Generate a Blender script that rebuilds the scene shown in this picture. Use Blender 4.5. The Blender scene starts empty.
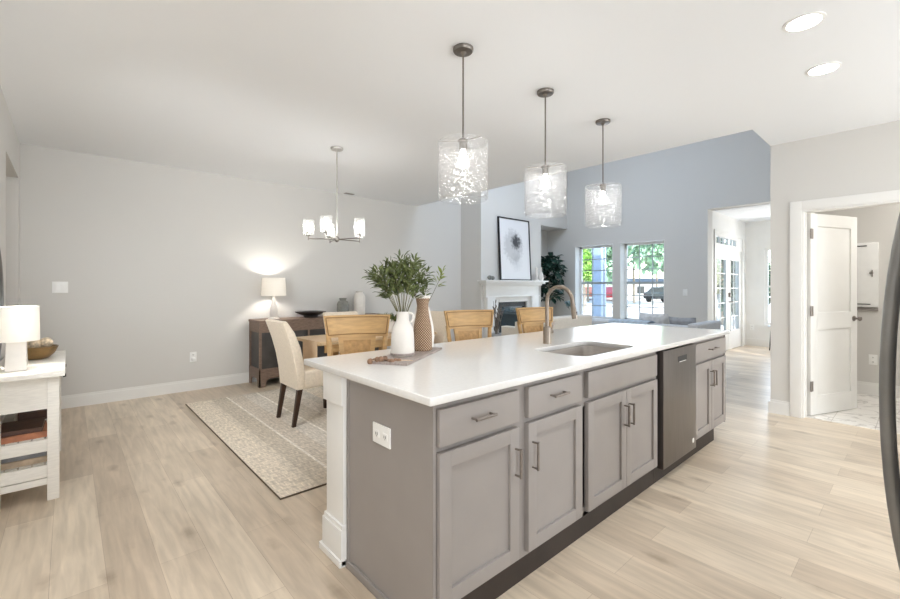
import bpy, bmesh, math, random
from mathutils import Vector, Matrix
random.seed(7)
S = bpy.context.scene
COL = S.collection
PI = math.pi

# ------------------------------------------------------------------ camera, world, sun, daylight and added fill lamps, exposure
cam_d = bpy.data.cameras.new('camera')
cam = bpy.data.objects.new('camera', cam_d); COL.objects.link(cam)
F_PX = 426.0
cam_d.sensor_fit = 'HORIZONTAL'; cam_d.sensor_width = 36.0
cam_d.lens = F_PX / 900.0 * 36.0
cam_d.shift_y = (286.0 - 299.5) / 900.0
cam_d.clip_start = 0.02; cam_d.clip_end = 300
cam.location = (0, 0, 1.30)
cam.rotation_euler = (PI / 2, 0, math.radians(48.1 - 90))
S.camera = cam

S.view_settings.view_transform = 'Standard'
S.view_settings.look = 'None'
S.view_settings.gamma = 1.0
S.view_settings.use_curve_mapping = False
S.view_settings.exposure = 0.48
S.cycles.use_denoising = True
S.cycles.max_bounces = 14
S.cycles.diffuse_bounces = 7
S.cycles.glossy_bounces = 5
S.cycles.transparent_max_bounces = 24
S.cycles.sample_clamp_indirect = 6.0
S.cycles.caustics_reflective = False
S.cycles.caustics_refractive = False

W = bpy.data.worlds.new('world'); S.world = W; W.use_nodes = True
wn = W.node_tree.nodes; wl = W.node_tree.links
sky = wn.new('ShaderNodeTexSky'); sky.sky_type = 'NISHITA'; sky.sun_disc = False
sky.sun_elevation = math.radians(48); sky.sun_rotation = math.radians(200)
wn['Background'].inputs['Strength'].default_value = 0.68
wl.new(sky.outputs[0], wn['Background'].inputs['Color'])

sun_d = bpy.data.lights.new('sun', 'SUN'); sun_d.energy = 5.5; sun_d.angle = 0.01; sun_d.color = (1, .96, .9)
sun = bpy.data.objects.new('sun', sun_d); COL.objects.link(sun)
sun.rotation_euler = (math.radians(40), 0, math.radians(-35))   # high, from behind the house: no patch enters the rooms

def area(name, loc, target, sx, sy, power, color=(1, 1, 1), spread=180):
    d = bpy.data.lights.new(name, 'AREA'); d.shape = 'RECTANGLE'; d.size = sx; d.size_y = sy
    d.energy = power; d.color = color; d.spread = math.radians(spread)
    o = bpy.data.objects.new(name, d); COL.objects.link(o)
    o.location = loc
    o.rotation_euler = (Vector(target) - Vector(loc)).to_track_quat('-Z', 'Y').to_euler()
    return o
NEUTRAL = (1.0, .97, .93)
area('fill_kitchen_end', (-2.70, 0.75, 1.55), (0, 1.2, 1.3), 2.5, 1.5, 10, (.90, .95, 1.0))  # added fill lamp at the unseen kitchen end; the wall has no window
area('fill_dining', (-.33, 2.72, 1.75), (2.4, 6.0, .9), .7, .9, 17, (.95, .98, 1.0), 100)  # unseen fill lamp by the left wall, added to brighten the dining area
area('fill_cabinet_fronts', (3.9, -2.62, 1.30), (3.6, 1, 1.0), 2.0, 1.2, 72, (.90, .95, 1.0))  # unseen lamp added along the kitchen wall to light the cabinet fronts
area('fill_behind_camera', (0.35, -2.62, 1.25), (1.6, 1, 1.0), 2.0, 1.9, 98, (.90, .95, 1.0))  # broad fill added behind the camera; no door is built there
area('fill_living_overhead', (6.0, 3.6, 4.55), (7.4, 3.6, 2.0), 1.8, 3.6, 98, (.66, .80, 1.0))  # added bluish lamp for high daylight on the wall; no skylight is built
area('daylight_living_windows', (8.5, 4.35, 1.5), (6, 4.35, 1.2), 1.9, 1.5, 12, (.86, .93, 1.0))
area('fill_sunroom', (10.0, 1.05, 1.7), (9.9, 2.6, 1.5), 1.9, 1.6, 4, (.94, .98, 1.0))  # lamp added to brighten the sunroom; its right wall has no window
area('daylight_sunroom_window', (10.95, 1.75, 1.45), (6.5, 1.75, .3), .75, 1.5, 19, (1, .98, .95))
area('fill_pantry', (6.4, -0.6, 2.66), (6.4, -0.5, 0), 0.9, 0.5, 16, (1, .97, .93))  # added fill under the pantry ceiling, which has no opening
area('fill_hallway', (-1.1, 5.3, 2.66), (-1.1, 5.3, 0), 0.5, 0.8, 4, (1, .95, .88))  # added fill under the closed hallway ceiling beyond the left opening

# ------------------------------------------------------------------ materials
def lin(c):
    return tuple((v / 255 / 12.92) if v / 255 <= .04045 else ((v / 255 + .055) / 1.055) ** 2.4 for v in c) + (1.0,)

def mat(name, rgb, rough=.5, metal=0.0, var=0.0, scale=20, bump=0.0, bscale=120, spec=.5, stretch=None, emit=None, coat=0, sheen=0):
    m = bpy.data.materials.new(name); m.use_nodes = True
    nt = m.node_tree; b = nt.nodes['Principled BSDF']
    b.inputs['Base Color'].default_value = lin(rgb)
    b.inputs['Roughness'].default_value = rough
    b.inputs['Metallic'].default_value = metal
    b.inputs['Specular IOR Level'].default_value = spec
    if coat: b.inputs['Coat Weight'].default_value = coat
    if sheen: b.inputs['Sheen Weight'].default_value = sheen
    tc = nt.nodes.new('ShaderNodeTexCoord'); mp = nt.nodes.new('ShaderNodeMapping')
    nt.links.new(tc.outputs['Object'], mp.inputs['Vector'])
    if stretch: mp.inputs['Scale'].default_value = stretch
    if var:
        n = nt.nodes.new('ShaderNodeTexNoise'); n.inputs['Scale'].default_value = scale; n.inputs['Detail'].default_value = 5
        r = nt.nodes.new('ShaderNodeValToRGB')
        lo = tuple(max(0, v * (1 - var)) for v in rgb); hi = tuple(min(255, v * (1 + var)) for v in rgb)
        r.color_ramp.elements[0].position = .3; r.color_ramp.elements[0].color = lin(lo)
        r.color_ramp.elements[1].position = .7; r.color_ramp.elements[1].color = lin(hi)
        nt.links.new(mp.outputs[0], n.inputs['Vector']); nt.links.new(n.outputs['Fac'], r.inputs[0])
        nt.links.new(r.outputs[0], b.inputs['Base Color'])
    if bump:
        n2 = nt.nodes.new('ShaderNodeTexNoise'); n2.inputs['Scale'].default_value = bscale; n2.inputs['Detail'].default_value = 3
        bp = nt.nodes.new('ShaderNodeBump'); bp.inputs['Strength'].default_value = bump; bp.inputs['Distance'].default_value = .004
        nt.links.new(mp.outputs[0], n2.inputs['Vector']); nt.links.new(n2.outputs['Fac'], bp.inputs['Height'])
        nt.links.new(bp.outputs[0], b.inputs['Normal'])
    if emit:
        b.inputs['Emission Color'].default_value = lin(emit[0]); b.inputs['Emission Strength'].default_value = emit[1]
    return m

def glassmat(name, tint=(1, 1, 1), gl=.12, rough=.03, ripple=0.0, haze=0.0, rscale=(16, 16, 34)):
    m = bpy.data.materials.new(name); m.use_nodes = True
    nt = m.node_tree; N = nt.nodes; L = nt.links
    out = N['Material Output']; N.remove(N['Principled BSDF'])
    tr = N.new('ShaderNodeBsdfTransparent'); tr.inputs[0].default_value = (*tint, 1)
    gs = N.new('ShaderNodeBsdfGlossy'); gs.inputs['Roughness'].default_value = rough
    lw = N.new('ShaderNodeFresnel'); lw.inputs['IOR'].default_value = 1.5
    ad = N.new('ShaderNodeMath'); ad.operation = 'ADD'; ad.inputs[1].default_value = gl; ad.use_clamp = True
    mx = N.new('ShaderNodeMixShader')
    ge = N.new('ShaderNodeNewGeometry'); fi = N.new('ShaderNodeMath'); fi.operation = 'SUBTRACT'; fi.inputs[0].default_value = 1.0; L.new(ge.outputs['Backfacing'], fi.inputs[1])
    fm = N.new('ShaderNodeMath'); fm.operation = 'MULTIPLY'; L.new(lw.outputs[0], fm.inputs[0]); L.new(fi.outputs[0], fm.inputs[1])
    L.new(fm.outputs[0], ad.inputs[0]); L.new(ad.outputs[0], mx.inputs[0]); L.new(tr.outputs[0], mx.inputs[1]); L.new(gs.outputs[0], mx.inputs[2])
    last = mx
    if haze:
        df = N.new('ShaderNodeBsdfTranslucent'); df.inputs[0].default_value = (1, 1, 1, 1)
        d2 = N.new('ShaderNodeBsdfDiffuse'); d2.inputs[0].default_value = (1, 1, 1, 1)
        mm = N.new('ShaderNodeMixShader'); mm.inputs[0].default_value = .5
        L.new(df.outputs[0], mm.inputs[1]); L.new(d2.outputs[0], mm.inputs[2])
        m2 = N.new('ShaderNodeMixShader'); m2.inputs[0].default_value = haze
        L.new(mx.outputs[0], m2.inputs[1]); L.new(mm.outputs[0], m2.inputs[2]); last = m2
    if ripple:
        tc = N.new('ShaderNodeTexCoord'); mp = N.new('ShaderNodeMapping'); mp.inputs['Scale'].default_value = rscale
        vo = N.new('ShaderNodeTexVoronoi'); vo.inputs['Scale'].default_value = 1.0; vo.feature = 'SMOOTH_F1'
        bp = N.new('ShaderNodeBump'); bp.inputs['Strength'].default_value = ripple; bp.inputs['Distance'].default_value = .02
        L.new(tc.outputs['Object'], mp.inputs[0]); L.new(mp.outputs[0], vo.inputs['Vector']); L.new(vo.outputs['Distance'], bp.inputs['Height'])
        L.new(bp.outputs[0], gs.inputs['Normal']); L.new(bp.outputs[0], lw.inputs['Normal'])
    L.new(last.outputs[0], out.inputs[0])
    return m

def emat(name, rgb, strength):
    m = bpy.data.materials.new(name); m.use_nodes = True
    nt = m.node_tree; e = nt.nodes.new('ShaderNodeEmission'); e.inputs[0].default_value = lin(rgb); e.inputs[1].default_value = strength
    nt.links.new(e.outputs[0], nt.nodes['Material Output'].inputs[0]); nt.nodes.remove(nt.nodes['Principled BSDF'])
    return m

M = {}
M['wall'] = mat('wall_paint', (213, 211, 207), .75, bump=.04, bscale=260, spec=.3)
M['ceil'] = mat('ceiling_paint', (237, 239, 241), .85, bump=.05, bscale=200, spec=.2)
M['trim'] = mat('trim_paint', (232, 231, 228), .4, var=.01, scale=4)
M['door'] = mat('door_paint', (226, 225, 221), .42, var=.01, scale=4)
M['gray'] = mat('gray_cabinet_paint', (150, 144, 140), .42, var=.015, scale=6)
M['grayframe'] = mat('gray_frame_paint', (144, 138, 134), .5, var=.015, scale=6)
M['toe'] = mat('toe_kick_shaded', (50, 41, 36), .6, var=.1, scale=8)  # toe kick color darkened to include the shade below the cabinet doors
M['steel'] = mat('brushed_steel', (208, 202, 196), .45, .9, var=.05, scale=8, stretch=(1, 1, 60))
M['dw'] = mat('dishwasher_steel', (118, 113, 110), .3, .9, var=.06, scale=5, stretch=(40, 40, 1))
M['gray_nickel'] = mat('gray_nickel', (134, 128, 122), .34, .9, var=.04, scale=40)
M['silver'] = mat('satin_silver', (196, 193, 188), .4, .85, var=.03, scale=40)
M['nickel'] = mat('brushed_nickel', (154, 143, 132), .36, .95, var=.04, scale=40)
M['pull'] = mat('gunmetal_pull', (142, 134, 128), .38, .8, var=.05, scale=40)
M['black'] = mat('black_metal', (28, 27, 27), .4, .3, var=.1, scale=30)
M['darkhandle'] = mat('dark_steel_handle', (140, 139, 137), .4, .6, var=.05, scale=10)
M['white_plastic'] = mat('white_plastic', (240, 240, 238), .35, var=.01, scale=10)
M['dark_slot'] = mat('dark_slot', (50, 48, 46), .5, var=.05)
M['ceramic'] = mat('white_ceramic', (224, 219, 212), .45, var=.02, scale=14, bump=.05, bscale=40)
M['ceramic_gray'] = mat('gray_ceramic', (120, 120, 114), .35, var=.15, scale=18)
M['linen'] = mat('lamp_linen', (245, 240, 230), .9, var=.02, scale=200)
M['oak'] = mat('honey_oak', (196, 160, 110), .5, var=.06, scale=4, stretch=(1.5, 12, 12), bump=.08, bscale=40)
M['groove'] = mat('oak_groove', (142, 108, 66), .6, var=.05)
M['oakp'] = mat('honey_oak_panel', (186, 148, 98), .55, var=.08, scale=40, bump=.4, bscale=90)
M['tablewood'] = mat('pale_table_wood', (200, 172, 134), .5, var=.08, scale=6, stretch=(2, 16, 16))
M['runner'] = mat('table_runner_cloth', (206, 180, 150), .9, var=.05, scale=120)
M['cream'] = mat('cream_linen_fabric', (222, 209, 190), .95, var=.03, scale=60, bump=.15, bscale=500, sheen=.2)
M['espresso'] = mat('espresso_wood', (58, 38, 26), .45, var=.15, scale=10, stretch=(12, 12, 1.5))
M['sb_frame'] = mat('weathered_brown_wood', (122, 102, 88), .5, var=.14, scale=9, stretch=(2, 12, 12))
M['sb_panel'] = mat('charcoal_panel', (72, 69, 67), .45, .2, var=.12, scale=7)
M['darkwood'] = mat('dark_bowl_wood', (36, 30, 27), .35, var=.2, scale=12)
M['sofa'] = mat('greige_sofa_fabric', (214, 208, 198), .95, var=.03, scale=60, bump=.15, bscale=400)
M['graysofa'] = mat('pale_gray_sofa_fabric', (196, 199, 203), .95, var=.03, scale=60, bump=.15, bscale=400)
M['bluethrow'] = mat('dusty_blue_throw', (172, 186, 200), .95, var=.12, scale=30, bump=.4, bscale=120)
M['pillow'] = mat('silver_pillow', (206, 207, 208), .9, var=.08, scale=16, bump=.2, bscale=90)
M['pillowd'] = mat('slate_pillow', (150, 152, 156), .9, var=.08, scale=16, bump=.2, bscale=90)
M['leaf'] = mat('olive_leaf', (96, 106, 64), .5, var=.3, scale=25)
M['leaf2'] = mat('yellow_green_leaf', (136, 148, 66), .5, var=.2, scale=25)
M['stem'] = mat('leaf_stem', (110, 106, 72), .6, var=.15, scale=30)
M['fig'] = mat('dark_fig_leaf', (34, 62, 52), .38, var=.35, scale=14)
M['bark'] = mat('bark', (150, 136, 120), .8, var=.2, scale=30)
M['twig'] = mat('gray_twig', (118, 110, 102), .85, var=.25, scale=40)
M['board'] = mat('gray_board', (156, 144, 138), .5, var=.1, scale=10, stretch=(1, 12, 4))
M['bead'] = mat('wooden_bead', (128, 98, 76), .55, var=.25, scale=40)
M['jute'] = mat('jute_tassel', (190, 170, 148), .9, var=.15, scale=60)
M['brass'] = mat('warm_bowl_wood', (122, 96, 58), .4, var=.25, scale=10)
M['ball'] = mat('beige_woven_ball', (208, 190, 164), .85, var=.22, scale=45, bump=.8, bscale=70)
M['distress'] = mat('distressed_white_wood', (232, 228, 220), .6, var=.025, scale=7, stretch=(3, 3, 20), bump=.08, bscale=40)
M['paper'] = mat('book_pages', (214, 196, 170), .9, var=.08, scale=60)
M['book_brown'] = mat('dark_brown_cover', (84, 58, 46), .6, var=.1)
M['book_rust'] = mat('rust_cover', (176, 116, 84), .6, var=.1)
M['book_slate'] = mat('slate_cover', (136, 136, 138), .6, var=.1)
M['book_tan'] = mat('tan_cover', (186, 166, 142), .6, var=.1)
M['firebox'] = mat('firebox_black', (20, 30, 34), .35, var=.2)
M['fireglass'] = mat('firebox_glass', (14, 40, 48), .05, 0, var=.05, spec=.9)
M['paper_white'] = mat('art_paper', (240, 239, 237), .7, var=.01)
M['fridge'] = mat('refrigerator_steel', (150, 150, 150), .3, .9, var=.04, scale=5, stretch=(1, 1, 40))
M['mirror'] = mat('mirror_glass', (235, 238, 240), .02, 1.0)
M['glass'] = glassmat('window_glass', (.98, 1, .99), .02)
M['pend_glass'] = glassmat('rippled_glass', (.99, .99, .99),   .05, .06, ripple=.9, haze=.035, rscale=(26, 26, 60))
M['chand_glass'] = glassmat('clear_shade_glass', (.98, .98, .97), .05, .08, haze=.05)
M['bulb'] = emat('warm_bulb', (255, 252, 248), 46)
M['bulb2'] = emat('chandelier_bulb', (255, 253, 250), 48)
M['lens'] = emat('can_light_lens', (255, 252, 246), 40)
M['lampbulb'] = emat('lamp_bulb', (255, 249, 240), 240)
M['lawn'] = mat('pale_driveway', (206, 198, 190), .95, var=.05, scale=1.5)
M['tree'] = mat('tree_leaf', (138, 166, 138), .6, var=.35, scale=1.5)
M['treed'] = mat('dark_shrub_leaf', (46, 70, 52), .6, var=.4, scale=2)
M['tree2'] = mat('bush_leaf', (136, 172, 84), .6, var=.3, scale=2.5)
M['siding'] = mat('white_siding', (236, 232, 226), .8, var=.03)
M['roofing'] = mat('gray_roofing', (120, 122, 124), .9, var=.15)
M['carred'] = mat('red_car_paint', (196, 66, 72), .3, var=.03)
M['carorange'] = mat('orange_car_paint', (222, 132, 96), .3, var=.03)
M['cardark'] = mat('dark_car_paint', (58, 62, 64), .3, var=.05)
M['tyre'] = mat('black_tyre', (30, 30, 30), .8, var=.1)
M['porch'] = mat('porch_column_paint', (168, 184, 206), .6, var=.02)

def quartz():
    m = mat('white_quartz', (226, 224, 221), .18, var=.012, scale=60); return m
M['quartz'] = quartz()

def floor_mat():
    m = bpy.data.materials.new('oak_plank_floor'); m.use_nodes = True
    nt = m.node_tree; N = nt.nodes; L = nt.links; b = N['Principled BSDF']
    tc = N.new('ShaderNodeTexCoord'); mp = N.new('ShaderNodeMapping'); mp.inputs['Rotation'].default_value = (0, 0, PI / 2)
    mp.inputs['Location'].default_value = (.4, .06, 0)
    br = N.new('ShaderNodeTexBrick'); br.inputs['Scale'].default_value = 1.0
    br.inputs['Brick Width'].default_value = 1.45; br.inputs['Row Height'].default_value = .19
    br.inputs['Mortar Size'].default_value = .0009; br.inputs['Mortar Smooth'].default_value = .3; br.offset = .37; br.offset_frequency = 2
    br.inputs['Color1'].default_value = lin((224, 209, 188)); br.inputs['Color2'].default_value = lin((200, 183, 162)); br.inputs['Mortar'].default_value = lin((176, 157, 137))
    L.new(tc.outputs['Object'], mp.inputs[0]); L.new(mp.outputs[0], br.inputs['Vector'])
    m2 = N.new('ShaderNodeMapping'); m2.inputs['Scale'].default_value = (9, .8, 1); L.new(tc.outputs['Object'], m2.inputs[0])
    n1 = N.new('ShaderNodeTexNoise'); n1.inputs['Scale'].default_value = 3.2; n1.inputs['Detail'].default_value = 8; n1.inputs['Distortion'].default_value = .6
    L.new(m2.outputs[0], n1.inputs['Vector'])
    r1 = N.new('ShaderNodeValToRGB'); r1.color_ramp.elements[0].position = .32; r1.color_ramp.elements[0].color = (.80, .79, .775, 1)
    r1.color_ramp.elements[1].position = .7; r1.color_ramp.elements[1].color = (1.08, 1.08, 1.08, 1); L.new(n1.outputs['Fac'], r1.inputs[0])
    mu = N.new('ShaderNodeMix'); mu.data_type = 'RGBA'; mu.blend_type = 'MULTIPLY'; mu.inputs['Factor'].default_value = .85
    L.new(br.outputs['Color'], mu.inputs[6]); L.new(r1.outputs[0], mu.inputs[7])
    # knots
    m3 = N.new('ShaderNodeMapping'); m3.inputs['Scale'].default_value = (5.6, 2.4, 1); L.new(tc.outputs['Object'], m3.inputs[0])
    vo = N.new('ShaderNodeTexVoronoi'); vo.inputs['Scale'].default_value = 1.0; L.new(m3.outputs[0], vo.inputs['Vector'])
    n3 = N.new('ShaderNodeTexNoise'); n3.inputs['Scale'].default_value = 22; L.new(tc.outputs['Object'], n3.inputs['Vector'])
    ms = N.new('ShaderNodeMath'); ms.operation = 'MULTIPLY_ADD'; ms.inputs[1].default_value = .16; L.new(n3.outputs['Fac'], ms.inputs[0]); L.new(vo.outputs['Distance'], ms.inputs[2])
    r3 = N.new('ShaderNodeValToRGB'); r3.color_ramp.elements[0].position = .11; r3.color_ramp.elements[0].color = (.5, .44, .38, 1)
    r3.color_ramp.elements[1].position = .30; r3.color_ramp.elements[1].color = (1, 1, 1, 1); L.new(ms.outputs[0], r3.inputs[0])
    mu2 = N.new('ShaderNodeMix'); mu2.data_type = 'RGBA'; mu2.blend_type = 'MULTIPLY'; mu2.inputs['Factor'].default_value = .62
    L.new(mu.outputs[2], mu2.inputs[6]); L.new(r3.outputs[0], mu2.inputs[7]); L.new(mu2.outputs[2], b.inputs['Base Color'])
    n5 = N.new('ShaderNodeTexNoise'); n5.inputs['Scale'].default_value = 1.3; n5.inputs['Detail'].default_value = 4; n5.inputs['Distortion'].default_value = .5
    m5 = N.new('ShaderNodeMapping'); m5.inputs['Scale'].default_value = (3.5, 1.1, 1); L.new(tc.outputs['Object'], m5.inputs[0]); L.new(m5.outputs[0], n5.inputs['Vector'])
    r5 = N.new('ShaderNodeValToRGB'); r5.color_ramp.elements[0].position = .3; r5.color_ramp.elements[0].color = (.86, .85, .835, 1)
    r5.color_ramp.elements[1].position = .68; r5.color_ramp.elements[1].color = (1.07, 1.07, 1.07, 1); L.new(n5.outputs['Fac'], r5.inputs[0])
    mu3 = N.new('ShaderNodeMix'); mu3.data_type = 'RGBA'; mu3.blend_type = 'MULTIPLY'; mu3.inputs['Factor'].default_value = 1
    L.new(mu2.outputs[2], mu3.inputs[6]); L.new(r5.outputs[0], mu3.inputs[7]); L.new(mu3.outputs[2], b.inputs['Base Color'])
    b.inputs['Roughness'].default_value = .34
    bp = N.new('ShaderNodeBump'); bp.inputs['Strength'].default_value = .08; bp.inputs['Distance'].default_value = .003
    L.new(n1.outputs['Fac'], bp.inputs['Height']); L.new(bp.outputs[0], b.inputs['Normal'])
    return m
M['floor'] = floor_mat()

def tile_mat():
    m = bpy.data.materials.new('marble_tile'); m.use_nodes = True
    nt = m.node_tree; N = nt.nodes; L = nt.links; b = N['Principled BSDF']
    tc = N.new('ShaderNodeTexCoord')
    n = N.new('ShaderNodeTexNoise'); n.inputs['Scale'].default_value = 2.2; n.inputs['Detail'].default_value = 6; n.inputs['Distortion'].default_value = 1.8
    L.new(tc.outputs['Object'], n.inputs['Vector'])
    r = N.new('ShaderNodeValToRGB'); e = r.color_ramp.elements
    e[0].position = .47; e[0].color = lin((236, 233, 228)); e[1].position = .53; e[1].color = lin((236, 233, 228))
    k = e.new(.5); k.color = lin((196, 192, 188)); L.new(n.outputs['Fac'], r.inputs[0])
    br = N.new('ShaderNodeTexBrick'); br.inputs['Scale'].default_value = 1; br.inputs['Brick Width'].default_value = .6; br.inputs['Row Height'].default_value = .3
    br.inputs['Mortar Size'].default_value = .003; br.inputs['Color1'].default_value = (1, 1, 1, 1); br.inputs['Color2'].default_value = (.97, .97, .97, 1); br.inputs['Mortar'].default_value = (.7, .68, .66, 1)
    L.new(tc.outputs['Object'], br.inputs['Vector'])
    mu = N.new('ShaderNodeMix'); mu.data_type = 'RGBA'; mu.blend_type = 'MULTIPLY'; mu.inputs['Factor'].default_value = 1
    L.new(r.outputs[0], mu.inputs[6]); L.new(br.outputs['Color'], mu.inputs[7]); L.new(mu.outputs[2], b.inputs['Base Color'])
    b.inputs['Roughness'].default_value = .25
    return m
M['tile'] = tile_mat()

def rug_mat():
    m = bpy.data.materials.new('woven_rug'); m.use_nodes = True
    nt = m.node_tree; N = nt.nodes; L = nt.links; b = N['Principled BSDF']
    tc = N.new('ShaderNodeTexCoord'); sx = N.new('ShaderNodeSeparateXYZ'); L.new(tc.outputs['Object'], sx.inputs[0])
    # broad bands across X
    rb = N.new('ShaderNodeValToRGB'); rb.color_ramp.interpolation = 'CONSTANT'
    md = N.new('ShaderNodeMath'); md.operation = 'MULTIPLY'; md.inputs[1].default_value = .83; L.new(sx.outputs[0], md.inputs[0])
    fr = N.new('ShaderNodeMath'); fr.operation = 'FRACT'; L.new(md.outputs[0], fr.inputs[0]); L.new(fr.outputs[0], rb.inputs[0])
    cols = [(0, (226, 215, 198)), (.16, (218, 208, 192)), (.2, (202, 192, 176)), (.33, (234, 228, 218)), (.345, (208, 198, 184)), (.47, (214, 207, 196)), (.6, (234, 228, 218)), (.62, (206, 197, 183)), (.78, (220, 213, 202)), (.9, (210, 204, 194))]
    e = rb.color_ramp.elements
    e[0].position = 0; e[0].color = lin(cols[0][1]); e[1].position = cols[1][0]; e[1].color = lin(cols[1][1])
    for p, c in cols[2:]:
        q = e.new(p); q.color = lin(c)
    # woven dashes
    mp = N.new('ShaderNodeMapping'); mp.inputs['Scale'].default_value = (60, 16, 1); L.new(tc.outputs['Object'], mp.inputs[0])
    n = N.new('ShaderNodeTexNoise'); n.inputs['Scale'].default_value = 1; n.inputs['Detail'].default_value = 4; L.new(mp.outputs[0], n.inputs['Vector'])
    r = N.new('ShaderNodeValToRGB'); r.color_ramp.elements[0].position = .38; r.color_ramp.elements[0].color = (.80, .79, .785, 1)
    r.color_ramp.elements[1].position = .6; r.color_ramp.elements[1].color = (1.1, 1.1, 1.1, 1); L.new(n.outputs['Fac'], r.inputs[0])
    # faded patchy wear / medallions
    n2 = N.new('ShaderNodeTexVoronoi'); n2.inputs['Scale'].default_value = 9; n2.distance = 'MANHATTAN'; L.new(tc.outputs['Object'], n2.inputs['Vector'])
    r2 = N.new('ShaderNodeValToRGB'); r2.color_ramp.elements[0].position = .1; r2.color_ramp.elements[0].color = (.90, .895, .89, 1)
    r2.color_ramp.elements[1].position = .5; r2.color_ramp.elements[1].color = (1.05, 1.05, 1.05, 1); L.new(n2.outputs['Distance'], r2.inputs[0])
    m1 = N.new('ShaderNodeMix'); m1.data_type = 'RGBA'; m1.blend_type = 'MULTIPLY'; m1.inputs['Factor'].default_value = .8
    m2 = N.new('ShaderNodeMix'); m2.data_type = 'RGBA'; m2.blend_type = 'MULTIPLY'; m2.inputs['Factor'].default_value = .8
    L.new(rb.outputs[0], m1.inputs[6]); L.new(r.outputs[0], m1.inputs[7]); L.new(m1.outputs[2], m2.inputs[6]); L.new(r2.outputs[0], m2.inputs[7])
    bk = N.new('ShaderNodeTexBrick'); bk.inputs['Scale'].default_value = 1; bk.inputs['Brick Width'].default_value = .075; bk.inputs['Row Height'].default_value = .042
    bk.inputs['Mortar Size'].default_value = .0045; bk.inputs['Mortar Smooth'].default_value = .6; bk.offset = .5
    bk.inputs['Color1'].default_value = (.94, .93, .92, 1); bk.inputs['Color2'].default_value = (.84, .83, .82, 1); bk.inputs['Mortar'].default_value = (1.16, 1.15, 1.14, 1)
    nd = N.new('ShaderNodeTexNoise'); nd.inputs['Scale'].default_value = 30; L.new(tc.outputs['Object'], nd.inputs['Vector'])
    vm = N.new('ShaderNodeVectorMath'); vm.operation = 'SCALE'; vm.inputs['Scale'].default_value = .03; L.new(nd.outputs['Color'], vm.inputs[0])
    va_ = N.new('ShaderNodeVectorMath'); L.new(tc.outputs['Object'], va_.inputs[0]); L.new(vm.outputs[0], va_.inputs[1]); L.new(va_.outputs[0], bk.inputs['Vector'])
    m3 = N.new('ShaderNodeMix'); m3.data_type = 'RGBA'; m3.blend_type = 'MULTIPLY'; m3.inputs['Factor'].default_value = .8
    L.new(m2.outputs[2], m3.inputs[6]); L.new(bk.outputs['Color'], m3.inputs[7])
    L.new(m3.outputs[2], b.inputs['Base Color']); b.inputs['Roughness'].default_value = 1
    bp = N.new('ShaderNodeBump'); bp.inputs['Strength'].default_value = .5; bp.inputs['Distance'].default_value = .004
    L.new(n.outputs['Fac'], bp.inputs['Height']); L.new(bp.outputs[0], b.inputs['Normal'])
    return m
M['rug'] = rug_mat()
M['rugedge'] = mat('rug_binding', (96, 84, 70), .95, var=.1)

def weave_mat():
    m = bpy.data.materials.new('brown_weave'); m.use_nodes = True
    nt = m.node_tree; N = nt.nodes; L = nt.links; b = N['Principled BSDF']
    tc = N.new('ShaderNodeTexCoord'); sp = N.new('ShaderNodeSeparateXYZ'); L.new(tc.outputs['Object'], sp.inputs[0])
    def mth(op, a, c=None):
        n = N.new('ShaderNodeMath'); n.operation = op
        for i, v in enumerate((a, c)):
            if v is None: continue
            if isinstance(v, (int, float)): n.inputs[i].default_value = v
            else: L.new(v, n.inputs[i])
        return n.outputs[0]
    th = mth('MULTIPLY', mth('ARCTAN2', sp.outputs[1], sp.outputs[0]), 12.0); zz = mth('MULTIPLY', sp.outputs[2], 210.0)
    p = mth('MULTIPLY', mth('SINE', mth('ADD', th, zz)), mth('SINE', mth('SUBTRACT', th, zz)))
    q = mth('ABSOLUTE', p)
    r = N.new('ShaderNodeValToRGB'); r.color_ramp.elements[0].position = .38; r.color_ramp.elements[0].color = lin((104, 74, 54)); r.color_ramp.elements[1].position = .72; r.color_ramp.elements[1].color = lin((206, 180, 150))
    L.new(q, r.inputs[0]); L.new(r.outputs[0], b.inputs['Base Color']); b.inputs['Roughness'].default_value = .7
    bp = N.new('ShaderNodeBump'); bp.inputs['Strength'].default_value = .5; bp.inputs['Distance'].default_value = .003
    L.new(q, bp.inputs['Height']); L.new(bp.outputs[0], b.inputs['Normal'])
    return m
M['weave'] = weave_mat()

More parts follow.
